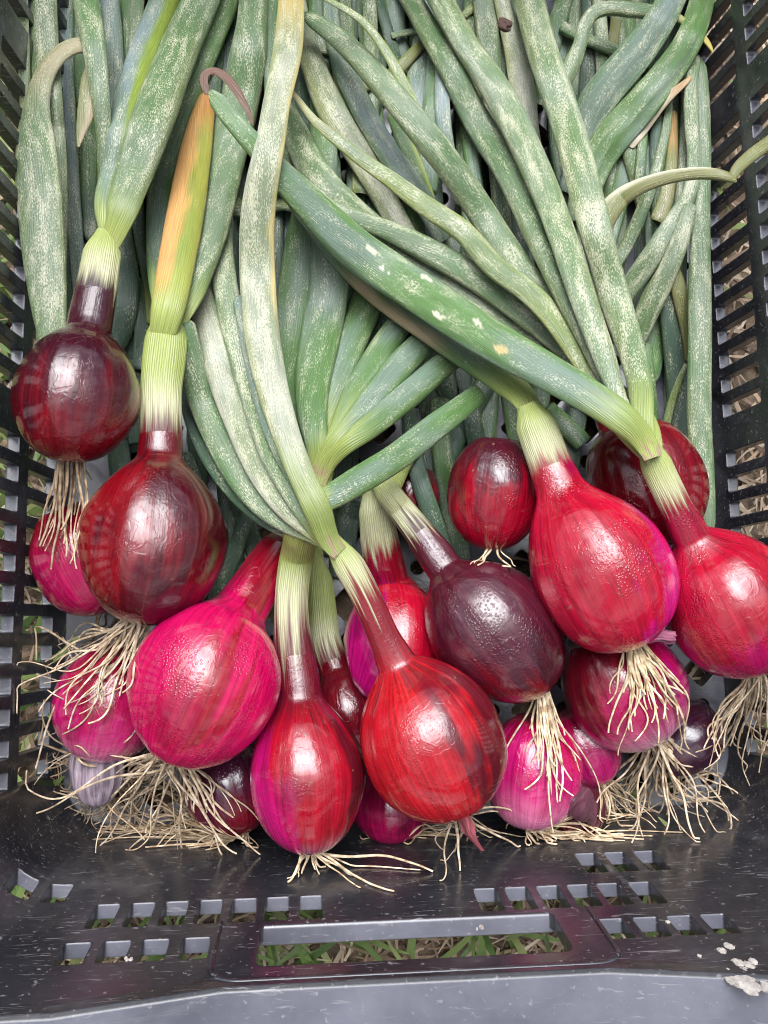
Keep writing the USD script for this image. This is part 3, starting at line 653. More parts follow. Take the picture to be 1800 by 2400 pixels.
def make_roots(o):
    """every strand is one mesh, growing out of the root plate and falling onto what lies under it"""
    t, p0, ax = o['T'], o['rootp'], o['axis']
    seedn[0] += 1; r = np.random.default_rng(seedn[0]); spec = o['roots']
    ex = np.array([1.0, 0, 0]); ey = np.array([0, 1.0, 0])
    q = CM @ (p0-CAMP); vr = np.array([(900+FPX*q[0]/q[2])/VS, (1200-FPX*q[1]/q[2])/VS])
    for i in range(spec['n']):
        tv = spec['to'][r.integers(len(spec['to']))]
        tx = tv[0]+r.normal(0, spec.get('sp', 30)); ty = tv[1]+r.normal(0, spec.get('sp', 30)*0.8)
        fr = r.uniform(spec.get('short', 0.7), 1.15)
        tx = vr[0]+(tx-vr[0])*fr; ty = vr[1]+(ty-vr[1])*fr; e = at_surface(tx, ty)
        if e[2] > p0[2]+spec.get('over', 0.006): continue
        off = r.normal(0, 1, 3); off -= ax*(off @ ax); off *= o['R']*spec.get('plate', 0.10)/max(np.linalg.norm(off), 0.7)
        k = 18; u = np.linspace(0, 1, k); Lr = np.linalg.norm(e-p0)
        side = np.cross(e-p0, [0, 0, 1.0]); side /= np.linalg.norm(side)+1e-9
        b1, b2, ph = r.normal(0, spec.get('curl', 0.10)), r.normal(0, spec.get('curl', 0.10)*0.5+0.012), r.uniform(0, 6)
        st = p0+off-ax*0.0015
        P = st[None]*(1-u[:, None])+(e+off*2)[None]*u[:, None]+ax[None]*(0.30*Lr*u*(1-u)**2)[:, None]
        P += side[None]*(Lr*(b1*np.sin(math.pi*u*0.9)*u+b2*np.sin(7*u+ph)*u+0.007*np.sin((13+3*math.sin(ph*5))*u+2*ph)*u))[:, None]
        rad = spec.get('rad', 0.00062)*r.uniform(0.5, 1.0)*(1-0.45*u)
        ci, cj = cells(P); floor_ = HM0[ci, cj]
        zf = gaussian_filter1d(np.where(u < 0.12, np.minimum(floor_, P[:, 2]), floor_), 1.2, mode='nearest')+rad+0.0006+r.uniform(0, spec.get('lift', 0.006))*u
        zline = st[2]+(e[2]-st[2])*u-0.10*Lr*np.sin(math.pi*u)*spec.get('fall', 1.0)
        P[:, 2] = np.where(u < 0.06, st[2], np.maximum(zf, zline))
        P[:, 2] = np.maximum(gaussian_filter1d(P[:, 2], 2.2, mode='nearest'), rad)
        P[:, 1] = np.maximum(P[:, 1], YN-DN*P[:, 2]+rad+0.0004); P[:, 0] = np.clip(P[:, 0], XL-DS*P[:, 2]+rad+0.0004, XR+DS*P[:, 2]-rad-0.0004)   # kept off the crate's sides
        k2 = 26; d = np.linspace(0, 1, k2)
        from scipy.interpolate import CubicSpline
        P = CubicSpline(u, P)(d); rad = np.interp(d, u, rad)
        v, f, n = tube_raw(P, rad, 6)
        tone = r.uniform(0.95, 1.75)*np.array([1.0, 0.97, 0.98])*np.asarray(spec.get('c', (1, 1, 1)))
        put('root', t, v, f, n, M_ROOT, np.tile(tone, (len(v), 1)))

def sheet(name, parent, rows, thick_col, label=None, seed=1, curl=0.004):
    """thin dry skin: rows of (x, y, z) photograph points across, one row after another"""
    G = np.array([[at(*p) for p in row] for row in rows])
    from scipy.ndimage import zoom
    G = np.stack([zoom(G[..., k], (14/G.shape[0], 12/G.shape[1]), order=2, mode='nearest', grid_mode=False) for k in range(3)], -1)
    ns, nt = G.shape[:2]
    u, v = np.meshgrid(np.linspace(0, 1, nt), np.linspace(0, 1, ns), indexing='xy')
    n3 = np.cross(np.gradient(G, axis=1), np.gradient(G, axis=0)); n3 /= np.linalg.norm(n3, axis=2, keepdims=True)+1e-12
    if n3[..., 2].mean() < 0: n3 = -n3
    G = G+n3*(curl*(fbm(np.stack([u*5+seed, v*1.5, 0*u], -1), 3, seed)-0.5)*2)[..., None]
    back = G-n3*0.00035
    V = np.vstack([G.reshape(-1, 3), back.reshape(-1, 3)]); F = grid_faces(ns, nt); m = ns*nt
    edge = [j for j in range(nt-1)]
    E_ = [(j, j+1, j+1+m, j+m) for j in range(nt-1)]+[((ns-1)*nt+j+1, (ns-1)*nt+j, (ns-1)*nt+j+m, (ns-1)*nt+j+1+m) for j in range(nt-1)]
    E_ += [((i+1)*nt, i*nt, i*nt+m, (i+1)*nt+m) for i in range(ns-1)]+[(i*nt+nt-1, (i+1)*nt+nt-1, (i+1)*nt+nt-1+m, i*nt+nt-1+m) for i in range(ns-1)]
    F = np.vstack([F, F[:, ::-1]+m, E_])
    col = np.asarray(thick_col)*(0.7+0.7*fbm(np.stack([u*12+seed, v*2, 0*u], -1), 3, seed)[..., None])
    if isinstance(name, tuple): nm = name[0]
    else: nm = name
    p = put(nm, parent, V, F, None, M_DRY, np.vstack([col.reshape(-1, 3)]*2), np.vstack([np.stack([u*0.02, v*0.03], -1).reshape(-1, 2)]*2))
    if label: tag(p, label)
    return p
# ------------------------------------------------------------------ the onions whose bulbs show
UPV = (0, -0.15, 1.0)
RB, RM = (0.42, 0.007, 0.016), (0.30, 0.005, 0.012)
O = {}
O['A'] = dict(dim=0.6, dk=0.9, lvl=5, c=(166, 856), root=(152, 1000), r=134, z=0.088, neck='190,720,96 203,650,92 214,590,84 222,545,82 236,500,86', red=0.50, limef=0.95, shoulder=0.62, top=1.12,
    base=(0.198, 0.0033, 0.00924), films=[((0.17, 0.0034, 0.0085), (0, 0, 1), 0.2, 0.4, 0.7), ((0.04675, 0.0051, 0.0119), (0.25, -0.8, 0.45), 0.25, 0.35, 0.92)], topc=(0.03825, 0.0051, 0.0119), top0=0.5, top1=0.8, beads=False,
    label='dark maroon onion with a hanging beard of roots by the left slots',
    roots=dict(n=26, to=[(140, 1200), (150, 1245), (165, 1180), (128, 1160)], sp=9, rad=0.00085, plate=0.20, curl=0.04, c=(0.85, 0.8, 0.75)))
O['B'] = dict(dim=0.55, dk=0.8, lvl=6, c=(330, 1168), root=(300, 1345), r=154, z=0.084, neck='345,985,98 347,920,92 347,850,90 352,790,92 360,720,88 365,660,84', red=0.30, limef=0.6, jag=0.5, shoulder=0.74, top=1.25,
    base=(0.2376, 0.0033, 0.00924), films=[((0.204, 0.0034, 0.0085), (-0.3, 0.4, 0.8), 0.35, 0.3, 0.6), ((0.051, 0.0034, 0.0068), (0.8, -0.35, 0.25), 0.55, 0.25, 0.9), ((0.0595, 0.0034, 0.0085), (0.15, 0.9, 0.2), 0.62, 0.25, 0.8)], topc=(0.136, 0.00255, 0.0068), top0=0.75, top1=1.0,
    label='largest deep red onion below the orange withered leaf on the left side',
    roots=dict(n=38, short=0.65, to=[(65, 1605), (110, 1490), (140, 1570), (245, 1555), (125, 1425), (260, 1530), (175, 1520), (95, 1440)], sp=22, rad=0.0008, plate=0.16, curl=0.16))
O['C'] = dict(dim=1.0, dk=0.35, lvl=4.55, c=(440, 1485), root=(372, 1628), r=158, z=0.086, neck='505,1345,120 552,1270,108 600,1200,100 640,1155,92', red=0.86, limef=1.3, shoulder=0.8, top=1.35, nf=0.9, jag=0.55,
    base=(0.396, 0.00264, 0.0594), films=[((0.2376, 0.00396, 0.01056), (0.05, 0.0, 1), 0.80, 0.12, 0.95), ((0.363, 0.00198, 0.066), (-1, -0.2, 0.3), 0.4, 0.3, 0.5)], topc=(0.1716, 0.00264, 0.00924), top0=0.95, top1=1.25, beads=True,
    label='bright magenta onion with a red patch facing up, its thick neck leaning right',
    roots=dict(n=60, short=0.6, to=[(80, 1690), (140, 1710), (230, 1810), (330, 1840), (420, 1790), (500, 1820), (400, 1745), (190, 1750), (560, 1830)], sp=26, rad=0.00075, plate=0.2, curl=0.12))
O['D'] = dict(dim=0.95, dk=0.4, lvl=6, c=(662, 1672), root=(668, 1840), r=126, z=0.076, neck='645,1500,98 637,1420,88 630,1340,78 632,1260,74 645,1180,74 660,1105,84 682,1040,100 700,995,92', red=0.26, limef=0.46, top=1.36, pr=1.9, shoulder=0.76,
    base=(0.2904, 0.0033, 0.01452), white=0.5, wlen=0.22, films=[((0.4488, 0.00396, 0.1254), (-0.85, 0.45, 0.05), 0.55, 0.25, 1.0), ((0.1848, 0.00264, 0.0066), (0.2, 0, 1), 0.75, 0.3, 0.5), ((0.04675, 0.0034, 0.0068), (0.95, -0.2, 0.05), 0.62, 0.22, 0.9)], topc=(0.07225, 0.0034, 0.0085), top0=0.72, top1=1.0,
    label='red onion shading to magenta at its lower left, lowest in the middle of the heap',
    roots=dict(over=0.04, n=14, short=0.85, to=[(650, 1895), (810, 1925), (935, 1882), (760, 1900), (690, 1880)], sp=8, rad=0.0009, plate=0.08, curl=0.1, c=(1.25, 1.25, 1.2)))
O['E'] = dict(dim=1.05, dk=0.3, lvl=8, bz=0.104, c=(932, 1600), root=(995, 1752), r=156, z=0.092, neck='862,1445,88 826,1370,66 795,1300,64 752,1220,68 712,1162,70', red=0.66, limef=0.92, top=1.2, shoulder=0.66, jag=1.5,
    base=(0.3432, 0.00528, 0.01056), films=[((0.264, 0.00396, 0.00924), (0.0, 0.1, 1), 0.55, 0.4, 0.6), ((0.051, 0.0034, 0.0068), (0.92, -0.25, 0.05), 0.52, 0.2, 0.95), ((0.085, 0.0034, 0.0085), (0, -1, 0.2), 0.75, 0.2, 0.8)], topc=(0.136, 0.0085, 0.0136), top0=0.9, top1=1.15,
    label='round red onion in front with a small torn pink skin flap at its base',
    roots=dict(over=0.04, n=14, short=0.85, to=[(985, 1885), (1060, 1800), (1150, 1815), (950, 1840)], sp=12, rad=0.0008, plate=0.08, curl=0.12))
O['F'] = dict(dim=0.7, dk=0.9, lvl=7, c=(1062, 1352), root=(1175, 1490), r=134, z=0.076, neck='945,1205,78 905,1150,66 862,1095,60 830,1050,58 800,1005,54', red=0.45, limef=1.0, top=1.2, pr=1.9, jag=1.5, shoulder=0.66,
    base=(0.17, 0.0034, 0.0085), films=[((0.198, 0.00264, 0.00792), (0.5, 0.9, 0.15), 0.45, 0.3, 0.9), ((0.051, 0.0068, 0.017), (-0.15, -0.5, 0.75), 0.22, 0.3, 0.93), ((0.0255, 0.0034, 0.0085), (0.6, 0.5, 0.7), 0.9, 0.12, 0.8)], topc=(0.06375, 0.0068, 0.0153), top0=0.7, top1=0.95, beads=True,
    label='dark purple-brown onion lying aslant with pale roots at its lower right tip',
    roots=dict(n=30, to=[(1110, 1689), (1180, 1740), (1210, 1689), (1280, 1770), (1090, 1600), (1150, 1640), (1220, 1650)], sp=22, rad=0.0008, plate=0.12, curl=0.12, c=(1.2, 1.2, 1.15)))
O['G'] = dict(dim=1.0, dk=0.4, lvl=4, c=(850, 1390), root=(800, 1505), r=112, z=0.050, neck='838,1250,84 822,1180,84 812,1110,76 800,1050,66', red=0.52, limef=1.4, top=1.45,
    base=(0.3036, 0.00264, 0.01584), white=0.25, films=[((0.4092, 0.00396, 0.1254), (-0.9, 0.4, 0.2), 0.35, 0.25, 1.0)], topc=(0.187, 0.0034, 0.0119), top0=0.85, top1=1.1,
    label='red onion behind, its magenta flank showing beside the bent leaf stalk')
O['H'] = dict(dim=0.75, dk=0.5, lvl=4, c=(1070, 1055), root=(1058, 1190), r=104, z=0.066,     base=(0.3036, 0.00264, 0.01716), films=[((0.2244, 0.00264, 0.00924), (0, -0.1, 1), 0.7, 0.4, 0.6), ((0.034, 0.00425, 0.0102), (0.0, -1, 0.25), 0.36, 0.28, 0.95), ((0.085, 0.0034, 0.0085), (-1, 0, 0.0), 0.7, 0.2, 0.7)], beads=True,
    label='small onion, dark above and bright red below, just under the crossing leaves',
    roots=dict(over=0.03, fall=0.2, n=8, to=[(1035, 1222), (1050, 1230), (1068, 1230), (1085, 1220)], sp=6, rad=0.0007, plate=0.22, curl=0.06, c=(1.2, 1.2, 1.15)))
O['I'] = dict(dim=1.0, dk=0.3, lvl=7, bz=0.092, c=(1300, 1235), root=(1372, 1392), r=150, z=0.094, neck='1215,1065,108 1185,990,92 1160,925,90 1138,870,88', red=0.50, limef=0.95, top=1.45, shoulder=0.85, jag=0.9,
    base=(0.33, 0.00264, 0.02244), films=[((0.2772, 0.0033, 0.0132), (-0.1, -0.1, 1), 0.72, 0.4, 0.7), ((0.462, 0.00396, 0.1452), (0.93, 0.32, 0.10), 0.62, 0.20, 1.0)], topc=(0.2244, 0.0033, 0.0132), top0=0.9, top1=1.2, beads=True,
    label='large upright crimson onion with a magenta right flank and beads of water',
    roots=dict(n=34, to=[(1350, 1580), (1390, 1600), (1430, 1589), (1480, 1560), (1340, 1500), (1400, 1500), (1450, 1520)], sp=20, rad=0.0008, plate=0.12, curl=0.1, c=(1.1, 1.1, 1.0)))
O['J'] = dict(dim=0.75, lvl=3, c=(1390, 1050), root=(1400, 1185), r=132, z=0.050, neck='1330,935,70 1310,880,60', red=0.9, limef=2,
    base=(0.1716, 0.00264, 0.00924), films=[((0.1445, 0.0034, 0.0085), (0, -0.6, 0.6), 0.4, 0.4, 0.8)], beads=True, label='dark red onion mostly hidden behind the two right onion necks')
O['K'] = dict(dim=1.0, dk=0.4, lvl=8, bz=0.106, c=(1575, 1305), root=(1640, 1452), r=142, z=0.086, neck='1490,1155,84 1455,1085,70 1420,1010,70 1395,950,76', red=0.50, limef=0.9, top=1.25, jag=0.9,
    base=(0.3036, 0.0033, 0.0198), films=[((0.2376, 0.00396, 0.01188), (0, 0, 1), 0.75, 0.35, 0.75), ((0.3696, 0.00396, 0.0858), (0.3, 1, 0.1), 0.6, 0.25, 0.9)], topc=(0.198, 0.00396, 0.0198), top0=0.85, top1=1.1, beads=True,
    label='red onion cut by the right edge, its long neck rising to the left',
    roots=dict(n=34, short=0.6, to=[(1545, 1639), (1600, 1690), (1639, 1700), (1580, 1600), (1650, 1620), (1520, 1620)], sp=20, rad=0.0008, plate=0.12, curl=0.12))
O['L'] = dict(dim=0.85, dk=0.3, lvl=4, c=(1345, 1478), root=(1418, 1596), r=134, z=0.056,
    base=(0.396, 0.00396, 0.0792), white=0.75, wlen=0.42, films=[((0.17, 0.0034, 0.0102), (-0.6, -0.55, 0.45), 0.35, 0.25, 0.95), ((0.085, 0.0034, 0.0085), (-0.95, -0.3, 0), 0.6, 0.25, 0.8), ((0.363, 0.0066, 0.132), (0.9, 0.1, 0.1), 0.6, 0.2, 0.8)],
    label='maroon onion with a white-streaked pink base under the large crimson one',
    roots=dict(n=60, short=0.6, to=[(1380, 1780), (1450, 1820), (1570, 1860), (1655, 1875), (1340, 1745), (1500, 1760), (1420, 1765), (1600, 1760), (1620, 1830)], sp=28, rad=0.00085, plate=0.14, curl=0.17))
O['M'] = dict(dim=1.0, dk=0.1, lvl=4, c=(1150, 1660), root=(1140, 1788), r=108, z=0.050,
    base=(0.4092, 0.0066, 0.1122), white=0.45, wlen=0.5, films=[((0.33, 0.00264, 0.0396), (0.4, -0.6, 0.6), 0.55, 0.3, 0.8), ((0.198, 0.00264, 0.0132), (-0.2, -1, 0.1), 0.75, 0.2, 0.8)],
    label='pink-magenta onion to the right of the frontmost round red one',
    roots=dict(n=60, short=0.55, to=[(1300, 1855), (1430, 1840), (1240, 1850), (1500, 1830), (1360, 1835), (1180, 1850), (1400, 1800)], sp=16, rad=0.00085, plate=0.14, curl=0.2, c=(1.15, 1.12, 1.05)))
O['N'] = dict(dk=0.2, lvl=3, c=(1262, 1608), root=(1300, 1690), r=76, z=0.036, base=(0.3432, 0.00528, 0.0924), films=[((0.198, 0.00264, 0.0198), (-0.3, -1, 0.2), 0.3, 0.3, 0.8)],
    label='little magenta onion wedged between the pink and maroon ones', roots=dict(n=46, short=0.5, to=[(1340, 1800), (1380, 1760), (1300, 1789), (1420, 1780), (1330, 1740)], sp=26, rad=0.00075, plate=0.16, curl=0.25, c=(0.9, 0.88, 0.82)))
O['Q1'] = dict(lvl=2, c=(1475, 1590), root=(1400, 1640), r=80, z=0.034, base=(0.0425, 0.0085, 0.0221), films=[((0.0255, 0.0068, 0.017), (0, 0, 1), 0.3, 0.4, 0.8)], label='blackish purple onion low in the right corner',
    roots=dict(n=26, short=0.5, to=[(1500, 1480), (1540, 1560), (1520, 1620)], sp=40, rad=0.0007, plate=0.14, curl=0.2, c=(0.7, 0.66, 0.6)))
O['P'] = dict(dk=0.35, lvl=3, c=(176, 1200), root=(232, 1322), r=106, z=0.048, base=(0.3696, 0.00396, 0.066), films=[((0.187, 0.0034, 0.0102), (-0.2, -1, 0.3), 0.30, 0.3, 0.95)],
    label='magenta onion pressed against the left slots under the hanging beard of roots', roots=dict(n=20, to=[(190, 1400), (205, 1430), (215, 1390), (225, 1420)], sp=9, rad=0.0010, plate=0.2, curl=0.05, c=(0.7, 0.64, 0.58)))
O['Q'] = dict(dim=0.95, dk=0.25, lvl=3, c=(235, 1520), root=(205, 1640), r=116, z=0.048, base=(0.3696, 0.0066, 0.099), white=0.40, wlen=0.35, films=[((0.2244, 0.00396, 0.0198), (0.3, -0.7, 0.6), 0.45, 0.3, 0.9), ((0.17, 0.0051, 0.017), (0, -1, 0), 0.7, 0.2, 0.8)],
    label='pink onion in the left corner ending in a grey papery root cap', roots=dict(n=44, short=0.5, to=[(130, 1561), (120, 1700), (160, 1761), (260, 1790), (330, 1811), (110, 1620)], sp=28, rad=0.0007, plate=0.3, curl=0.18, c=(0.85, 0.8, 0.75)))
O['R'] = dict(lvl=2, c=(500, 1690), root=(520, 1798), r=102, z=0.040, base=(0.0935, 0.0051, 0.017), films=[((0.04675, 0.0085, 0.0238), (-0.2, -0.5, 0.9), 0.4, 0.35, 0.9), ((0.17, 0.0034, 0.0085), (0.7, 0.6, 0.3), 0.6, 0.3, 0.7)],
    label='dull purple onion on the crate floor left of the lowest red one', roots=dict(n=110, short=0.5, to=[(210, 1790), (300, 1830), (400, 1850), (650, 1850), (560, 1870), (760, 1830), (480, 1845), (250, 1760), (180, 1740)], sp=18, rad=0.00075, plate=0.2, curl=0.22, c=(0.9, 0.86, 0.8)))
O['S'] = dict(lvl=2, c=(845, 1740), root=(850, 1815), r=84, z=0.034, base=(0.2904, 0.0033, 0.0594), films=[((0.119, 0.0034, 0.017), (0, -1, 0.3), 0.2, 0.3, 0.9)],
    label='small magenta onion under the front round red one', roots=dict(n=110, short=0.5, to=[(820, 1850), (950, 1845), (700, 1830), (1050, 1835), (1150, 1825), (620, 1820), (880, 1845), (1000, 1820)], sp=18, rad=0.00075, plate=0.2, curl=0.24, c=(1.0, 0.97, 0.9)))
O['T'] = dict(lvl=3, c=(750, 1540), root=(790, 1640), r=80, z=0.036, neck='722,1440,72 705,1390,66 695,1320,60 690,1260,58 680,1200,56', red=0.22, limef=0.6, base=(0.17, 0.0034, 0.0085), films=[((0.0765, 0.0034, 0.0085), (0, -0.6, 0.6), 0.4, 0.35, 0.8)],
    label='thin-necked dark onion between two red ones, only its neck well seen')
O['V'] = dict(lvl=2, c=(880, 1075), root=(850, 1150), r=72, z=0.040, base=(0.136, 0.00255, 0.0085), films=[((0.034, 0.0034, 0.0085), (0, -1, 0.2), 0.3, 0.3, 0.9)], label='dark onion barely seen behind the leaf crossing the middle')
O['U'] = dict(lvl=2, c=(1235, 1728), root=(1290, 1790), r=66, z=0.032, base=(0.102, 0.0085, 0.0238), films=[((0.051, 0.0051, 0.0136), (0.5, 0, 0.8), 0.4, 0.35, 0.8)], label='wine-dark onion under the pink one at the front right')

# ------------------------------------------------------------------ leaves of those onions
TAN, CREAM, ORANGE, BROWN = (0.42, 0.32, 0.19), (0.60, 0.57, 0.42), (0.52, 0.20, 0.05), (0.10, 0.034, 0.012)
YEL = (0.56, 0.47, 0.11)
LV = []
def lf(owner, lvl, t, **k): LV.append((lvl, owner, dict(t=t, **k)))
lf('A', 4.6, '222,470,20 224,420,26 226,330,32 220,240,38 206,120,50 190,30,56 180,-40,56', s='m')
lf('A', 5.1, '232,505,48 230,440,54 248,360,56 262,280,57 300,140,60 345,30,64 372,-50,64', s='b', side=(YG, 1, 0.1, 1.0), f=0.6, roll=0.1)
lf('A', 5.2, '248,500,62 268,440,72 298,350,84 340,230,92 390,100,86 430,10,80 452,-50,78', s='m', f=0.5, roll=0.0)
lf('B', 4.2, '342,640,34 340,550,48 345,425,54 365,300,70 400,190,78 450,70,80 490,-40,78', s='g')
lf('B', 5.0, '400,680,34 420,620,56 452,520,66 482,380,78 510,260,84 534,140,84 545,40,66 548,-40,60', s='m')
lf('B', 6.2, '350,735,66 364,660,74 382,560,78 402,450,78 424,320,66 440,240,46 449,200,28', s='l', f=0.6, lime=0.05, side=((0.62, 0.34, 0.12), -1, 0.12, 1.2), sd0=-0.25, tip=((0.50, 0.17, 0.05), 0.78), label='withered orange and yellow leaf', roll=0.0)
lf('B', 6.3, '449,204,14 441,178,18 444,160,20 460,153,20 484,164,22 506,188,22 524,218,18 538,246,11 546,270,6', s='t', f=0.16, name='leaf', tip=(BROWN, -0.4), label='curled brown dead leaf tip', zmin=0.10, lime=0.0001)
lf('B', 4.0, '328,700,24 320,600,30 302,500,30 296,430,26', s='g')
lf('E', 4.6, '672,1160,34 610,1140,36 525,1082,38 450,985,38 412,900,32 394,820,24', s='d', lime=0.012)
lf('E', 4.7, '676,1156,40 625,1132,46 560,1085,52 490,980,64 440,870,64 412,770,54 398,690,40', s='m', lime=0.012)
lf('E', 4.75, '680,1150,42 632,1110,48 580,1050,52 524,930,64 480,800,72 450,690,68 432,590,50 428,540,40', s='p', lime=0.012)
lf('E', 4.8, '684,1145,42 645,1085,48 600,1010,50 550,870,54 510,730,56 484,600,54 480,500,46 490,440,36', s='s', lime=0.012)
lf('E', 4.85, '696,1150,42 655,1050,52 610,960,58 572,850,56 545,740,50 520,640,40', s='b', lime=0.02)
lf('E', 8.6, '694,1125,64 686,1102,63 655,1035,56 622,950,58 592,850,66 566,720,76 556,600,78 556,480,76 566,400,72 584,310,64 598,225,60 622,110,64 630,0,56 632,-50,50', s='p', f=0.42, n=80, lime=0.06, lc=(0.24, 0.30, 0.08), side=((0.62, 0.50, 0.20), 1, 0.30, 1.1), sd0=0.62, tip=((0.60, 0.45, 0.16), 0.80), label='long pale leaf fading to straw yellow at its top', roll=-0.05)
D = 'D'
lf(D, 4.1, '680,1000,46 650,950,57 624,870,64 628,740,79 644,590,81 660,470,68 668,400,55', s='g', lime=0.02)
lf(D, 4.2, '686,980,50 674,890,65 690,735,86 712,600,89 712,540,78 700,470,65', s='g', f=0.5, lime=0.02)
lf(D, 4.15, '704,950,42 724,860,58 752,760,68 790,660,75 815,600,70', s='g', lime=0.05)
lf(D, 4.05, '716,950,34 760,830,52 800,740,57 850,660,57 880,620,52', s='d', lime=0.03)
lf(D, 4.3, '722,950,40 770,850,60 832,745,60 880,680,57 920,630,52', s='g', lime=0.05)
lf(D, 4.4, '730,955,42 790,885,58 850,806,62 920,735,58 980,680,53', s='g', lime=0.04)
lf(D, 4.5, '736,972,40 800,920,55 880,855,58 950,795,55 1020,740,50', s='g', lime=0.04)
lf(D, 6.4, '682,1092,44 722,1070,56 775,1038,62 850,992,62 930,930,60 990,885,52 1040,845,44', s='g', f=0.55, lime=0.008)
lf('F', 5.0, '838,1060,50 860,1020,44 882,985,36 900,960,30', s='y', lime=0.08)
lf('T', 2.6, '682,1215,50 668,1150,46 650,1080,40', s='y', lime=0.05)
# the two big fans on the right
I, K = 'I', 'K'
lf(I, 6.6, '1120,848,66 1050,795,67 960,730,72 870,665,74 780,590,72 700,500,67 640,420,58', s='g', lime=0.035, side=(TAN, -1, 0.28, 0.78), sd0=0.25)
lf(K, 7.0, '1300,838,44 1240,792,54 1150,730,62 1060,668,70 960,610,74 850,540,76 750,455,74 690,388,70 652,318,62 622,250,48 610,215,38', s='s', lime=0.025)
lf(K, 7.05, '1292,826,38 1230,762,50 1150,692,56 1060,622,60 960,560,60 900,528,54 830,495,44 760,466,36 700,436,26', s='m', lime=0.03)
lf(K, 7.2, '1275,812,40 1230,735,50 1180,668,52 1130,622,50 1069,578,50 1004,505,48 929,452,46 850,392,38 783,345,32 716,292,26 672,252,18 640,210,12 612,182,5', s='y', zmin=0.06, lime=0.03, tip=((0.50, 0.46, 0.22), 0.82))
lf(K, 7.1, '1288,815,38 1210,700,57 1130,590,62 1060,490,64 1005,405,64 940,318,64 875,238,59 817,170,57 750,100,48 693,54,39 656,30,30', s='m', lime=0.03)
lf(K, 7.3, '1325,850,38 1290,765,53 1220,625,60 1144,460,67 1089,350,67 1030,260,64 978,155,57 930,72,53 889,0,48 860,-45,46', s='m', lime=0.02)
lf(K, 7.4, '1340,868,38 1312,790,53 1262,650,64 1200,470,71 1132,310,74 1075,200,71 1005,95,62 955,5,62 930,-45,60', s='s', lime=0.02)
lf(K, 7.5, '1392,925,48 1382,835,56 1340,680,67 1296,535,73 1254,375,76 1214,236,71 1172,111,69 1144,5,71 1130,-45,71', s='s', f=0.55, lime=0.035)
lf(K, 7.9, '1375,932,70 1330,893,72 1250,842,78 1150,785,86 1050,728,92 950,662,96 850,596,96 750,522,92 680,452,80 620,392,66 560,325,50 510,268,44 470,218,38 455,196,22', s='g', f=0.55, n=230, k=60, lime=0.04,
   side=(CREAM, 0.9, 0.55, 0.9), sd0=0.75, blot=[(0.42, 2.2, 0.0022, CREAM), (0.50, 1.0, 0.002, CREAM), (0.30, 2.0, 0.0022, (0.50, 0.40, 0.18)), (0.62, 1.4, 0.002, CREAM), (0.57, 1.8, 0.0016, CREAM), (0.36, 1.5, 0.0014, CREAM)], dz=0.003, label='broad dark leaf blotched with cream')
lf(K, 6.9, '1310,842,44 1262,815,46 1210,770,46 1150,720,46', s='g', lime=0.05)

# ------------------------------------------------------------------ tops of onions whose bulbs are under the heap
G_ = {}
def plant(key, label, lvl0=1.0): G_[key] = label
plant('a', 'wide mottled leaves along the left slots, one tip bent over')
lf('a', 1.2, '108,760,60 112,560,66 112,350,66 100,160,64 94,20,60 92,-50,58', s='s', zmin=0.062)
lf('a', 1.8, '112,745,56 104,640,88 92,520,102 84,400,106 78,320,94 76,265,74 80,222,60 94,168,50 124,122,46 160,100,44 195,100,36 217,113,20', s='s', f=0.45, zmin=0.075, n=90, tip=((0.34, 0.30, 0.16), 0.62), label='mottled leaf bent over at its end')
lf('a', 1.95, '216,112,12 206,140,32 196,180,42 186,240,36 174,290,18 169,318,5', s='o', f=0.4, zmin=0.075, side=((0.36, 0.29, 0.17), -1, 0.0, 1.2), sd0=-0.1, label='folded-down leaf tip')
plant('b', 'narrow green leaves at the far left edge beside the slots')
lf('b', 1.0, '62,420,16 58,300,22 53,160,25 50,20,22 48,-50,20', s='y', zmin=0.07)
lf('b', 1.1, '178,720,24 170,600,30 157,420,33 150,290,33 145,170,30 142,0,34 142,-50,34', s='b')
lf('b', 1.0, '200,520,34 194,420,38 192,300,36 176,170,34 168,60,34 160,-50,30', s='g')
plant('c', 'slim grey-green leaves rising behind the dark maroon onion')
lf('c', 1.1, '262,420,26 258,300,30 252,200,36 245,80,40 236,-20,38', s='b')
lf('c', 1.0, '278,330,24 276,220,26 275,100,26 272,-30,28', s='g')
lf('c', 1.05, '282,300,26 286,180,28 294,60,30 298,-40,30', s='m')
lf('c', 0.9, '215,420,26 222,300,26 226,150,26 222,-20,28', s='g')
plant('d', 'dark leaf between the two left onion necks')
lf('d', 1.3, '240,760,44 268,690,52 276,600,50 268,520,44 262,440,36', s='d')
lf('d', 1.2, '300,800,34 310,700,40 300,600,34', s='d')
plant('e', 'mottled leaves crossing behind the long pale leaf at the top')
lf('e', 2.2, '905,560,44 865,490,52 822,415,56 775,335,60 722,250,64 680,150,56 655,70,46 640,-20,40', s='p')
lf('e', 2.4, '960,520,46 925,450,50 880,385,52 830,318,54 765,200,52 724,95,38 712,0,34 706,-45,32', s='b')
lf('e', 2.1, '780,420,40 770,300,36 745,200,34 730,130,34', s='y')
lf('e', 1.6, '610,420,50 600,300,56 596,180,52 590,60,50 588,-40,50', s='g')
lf('e', 1.5, '560,500,34 575,400,34 580,330,34', s='d')
lf('e', 1.4, '470,560,44 482,640,52 500,760,56 520,900,50', s='m')
lf('e', 1.35, '500,440,46 545,455,30 610,440,32 660,450,40 720,470,40', s='y')
plant('f', 'thin curling green leaf between the broad ones at top centre')
lf('f', 2.8, '925,330,18 905,265,26 882,205,26 855,148,24 818,88,20 778,42,17 735,14,14 690,-10,10', s='y', zmin=0.07)
plant('g', 'upright leaves standing in shadow at the top centre')
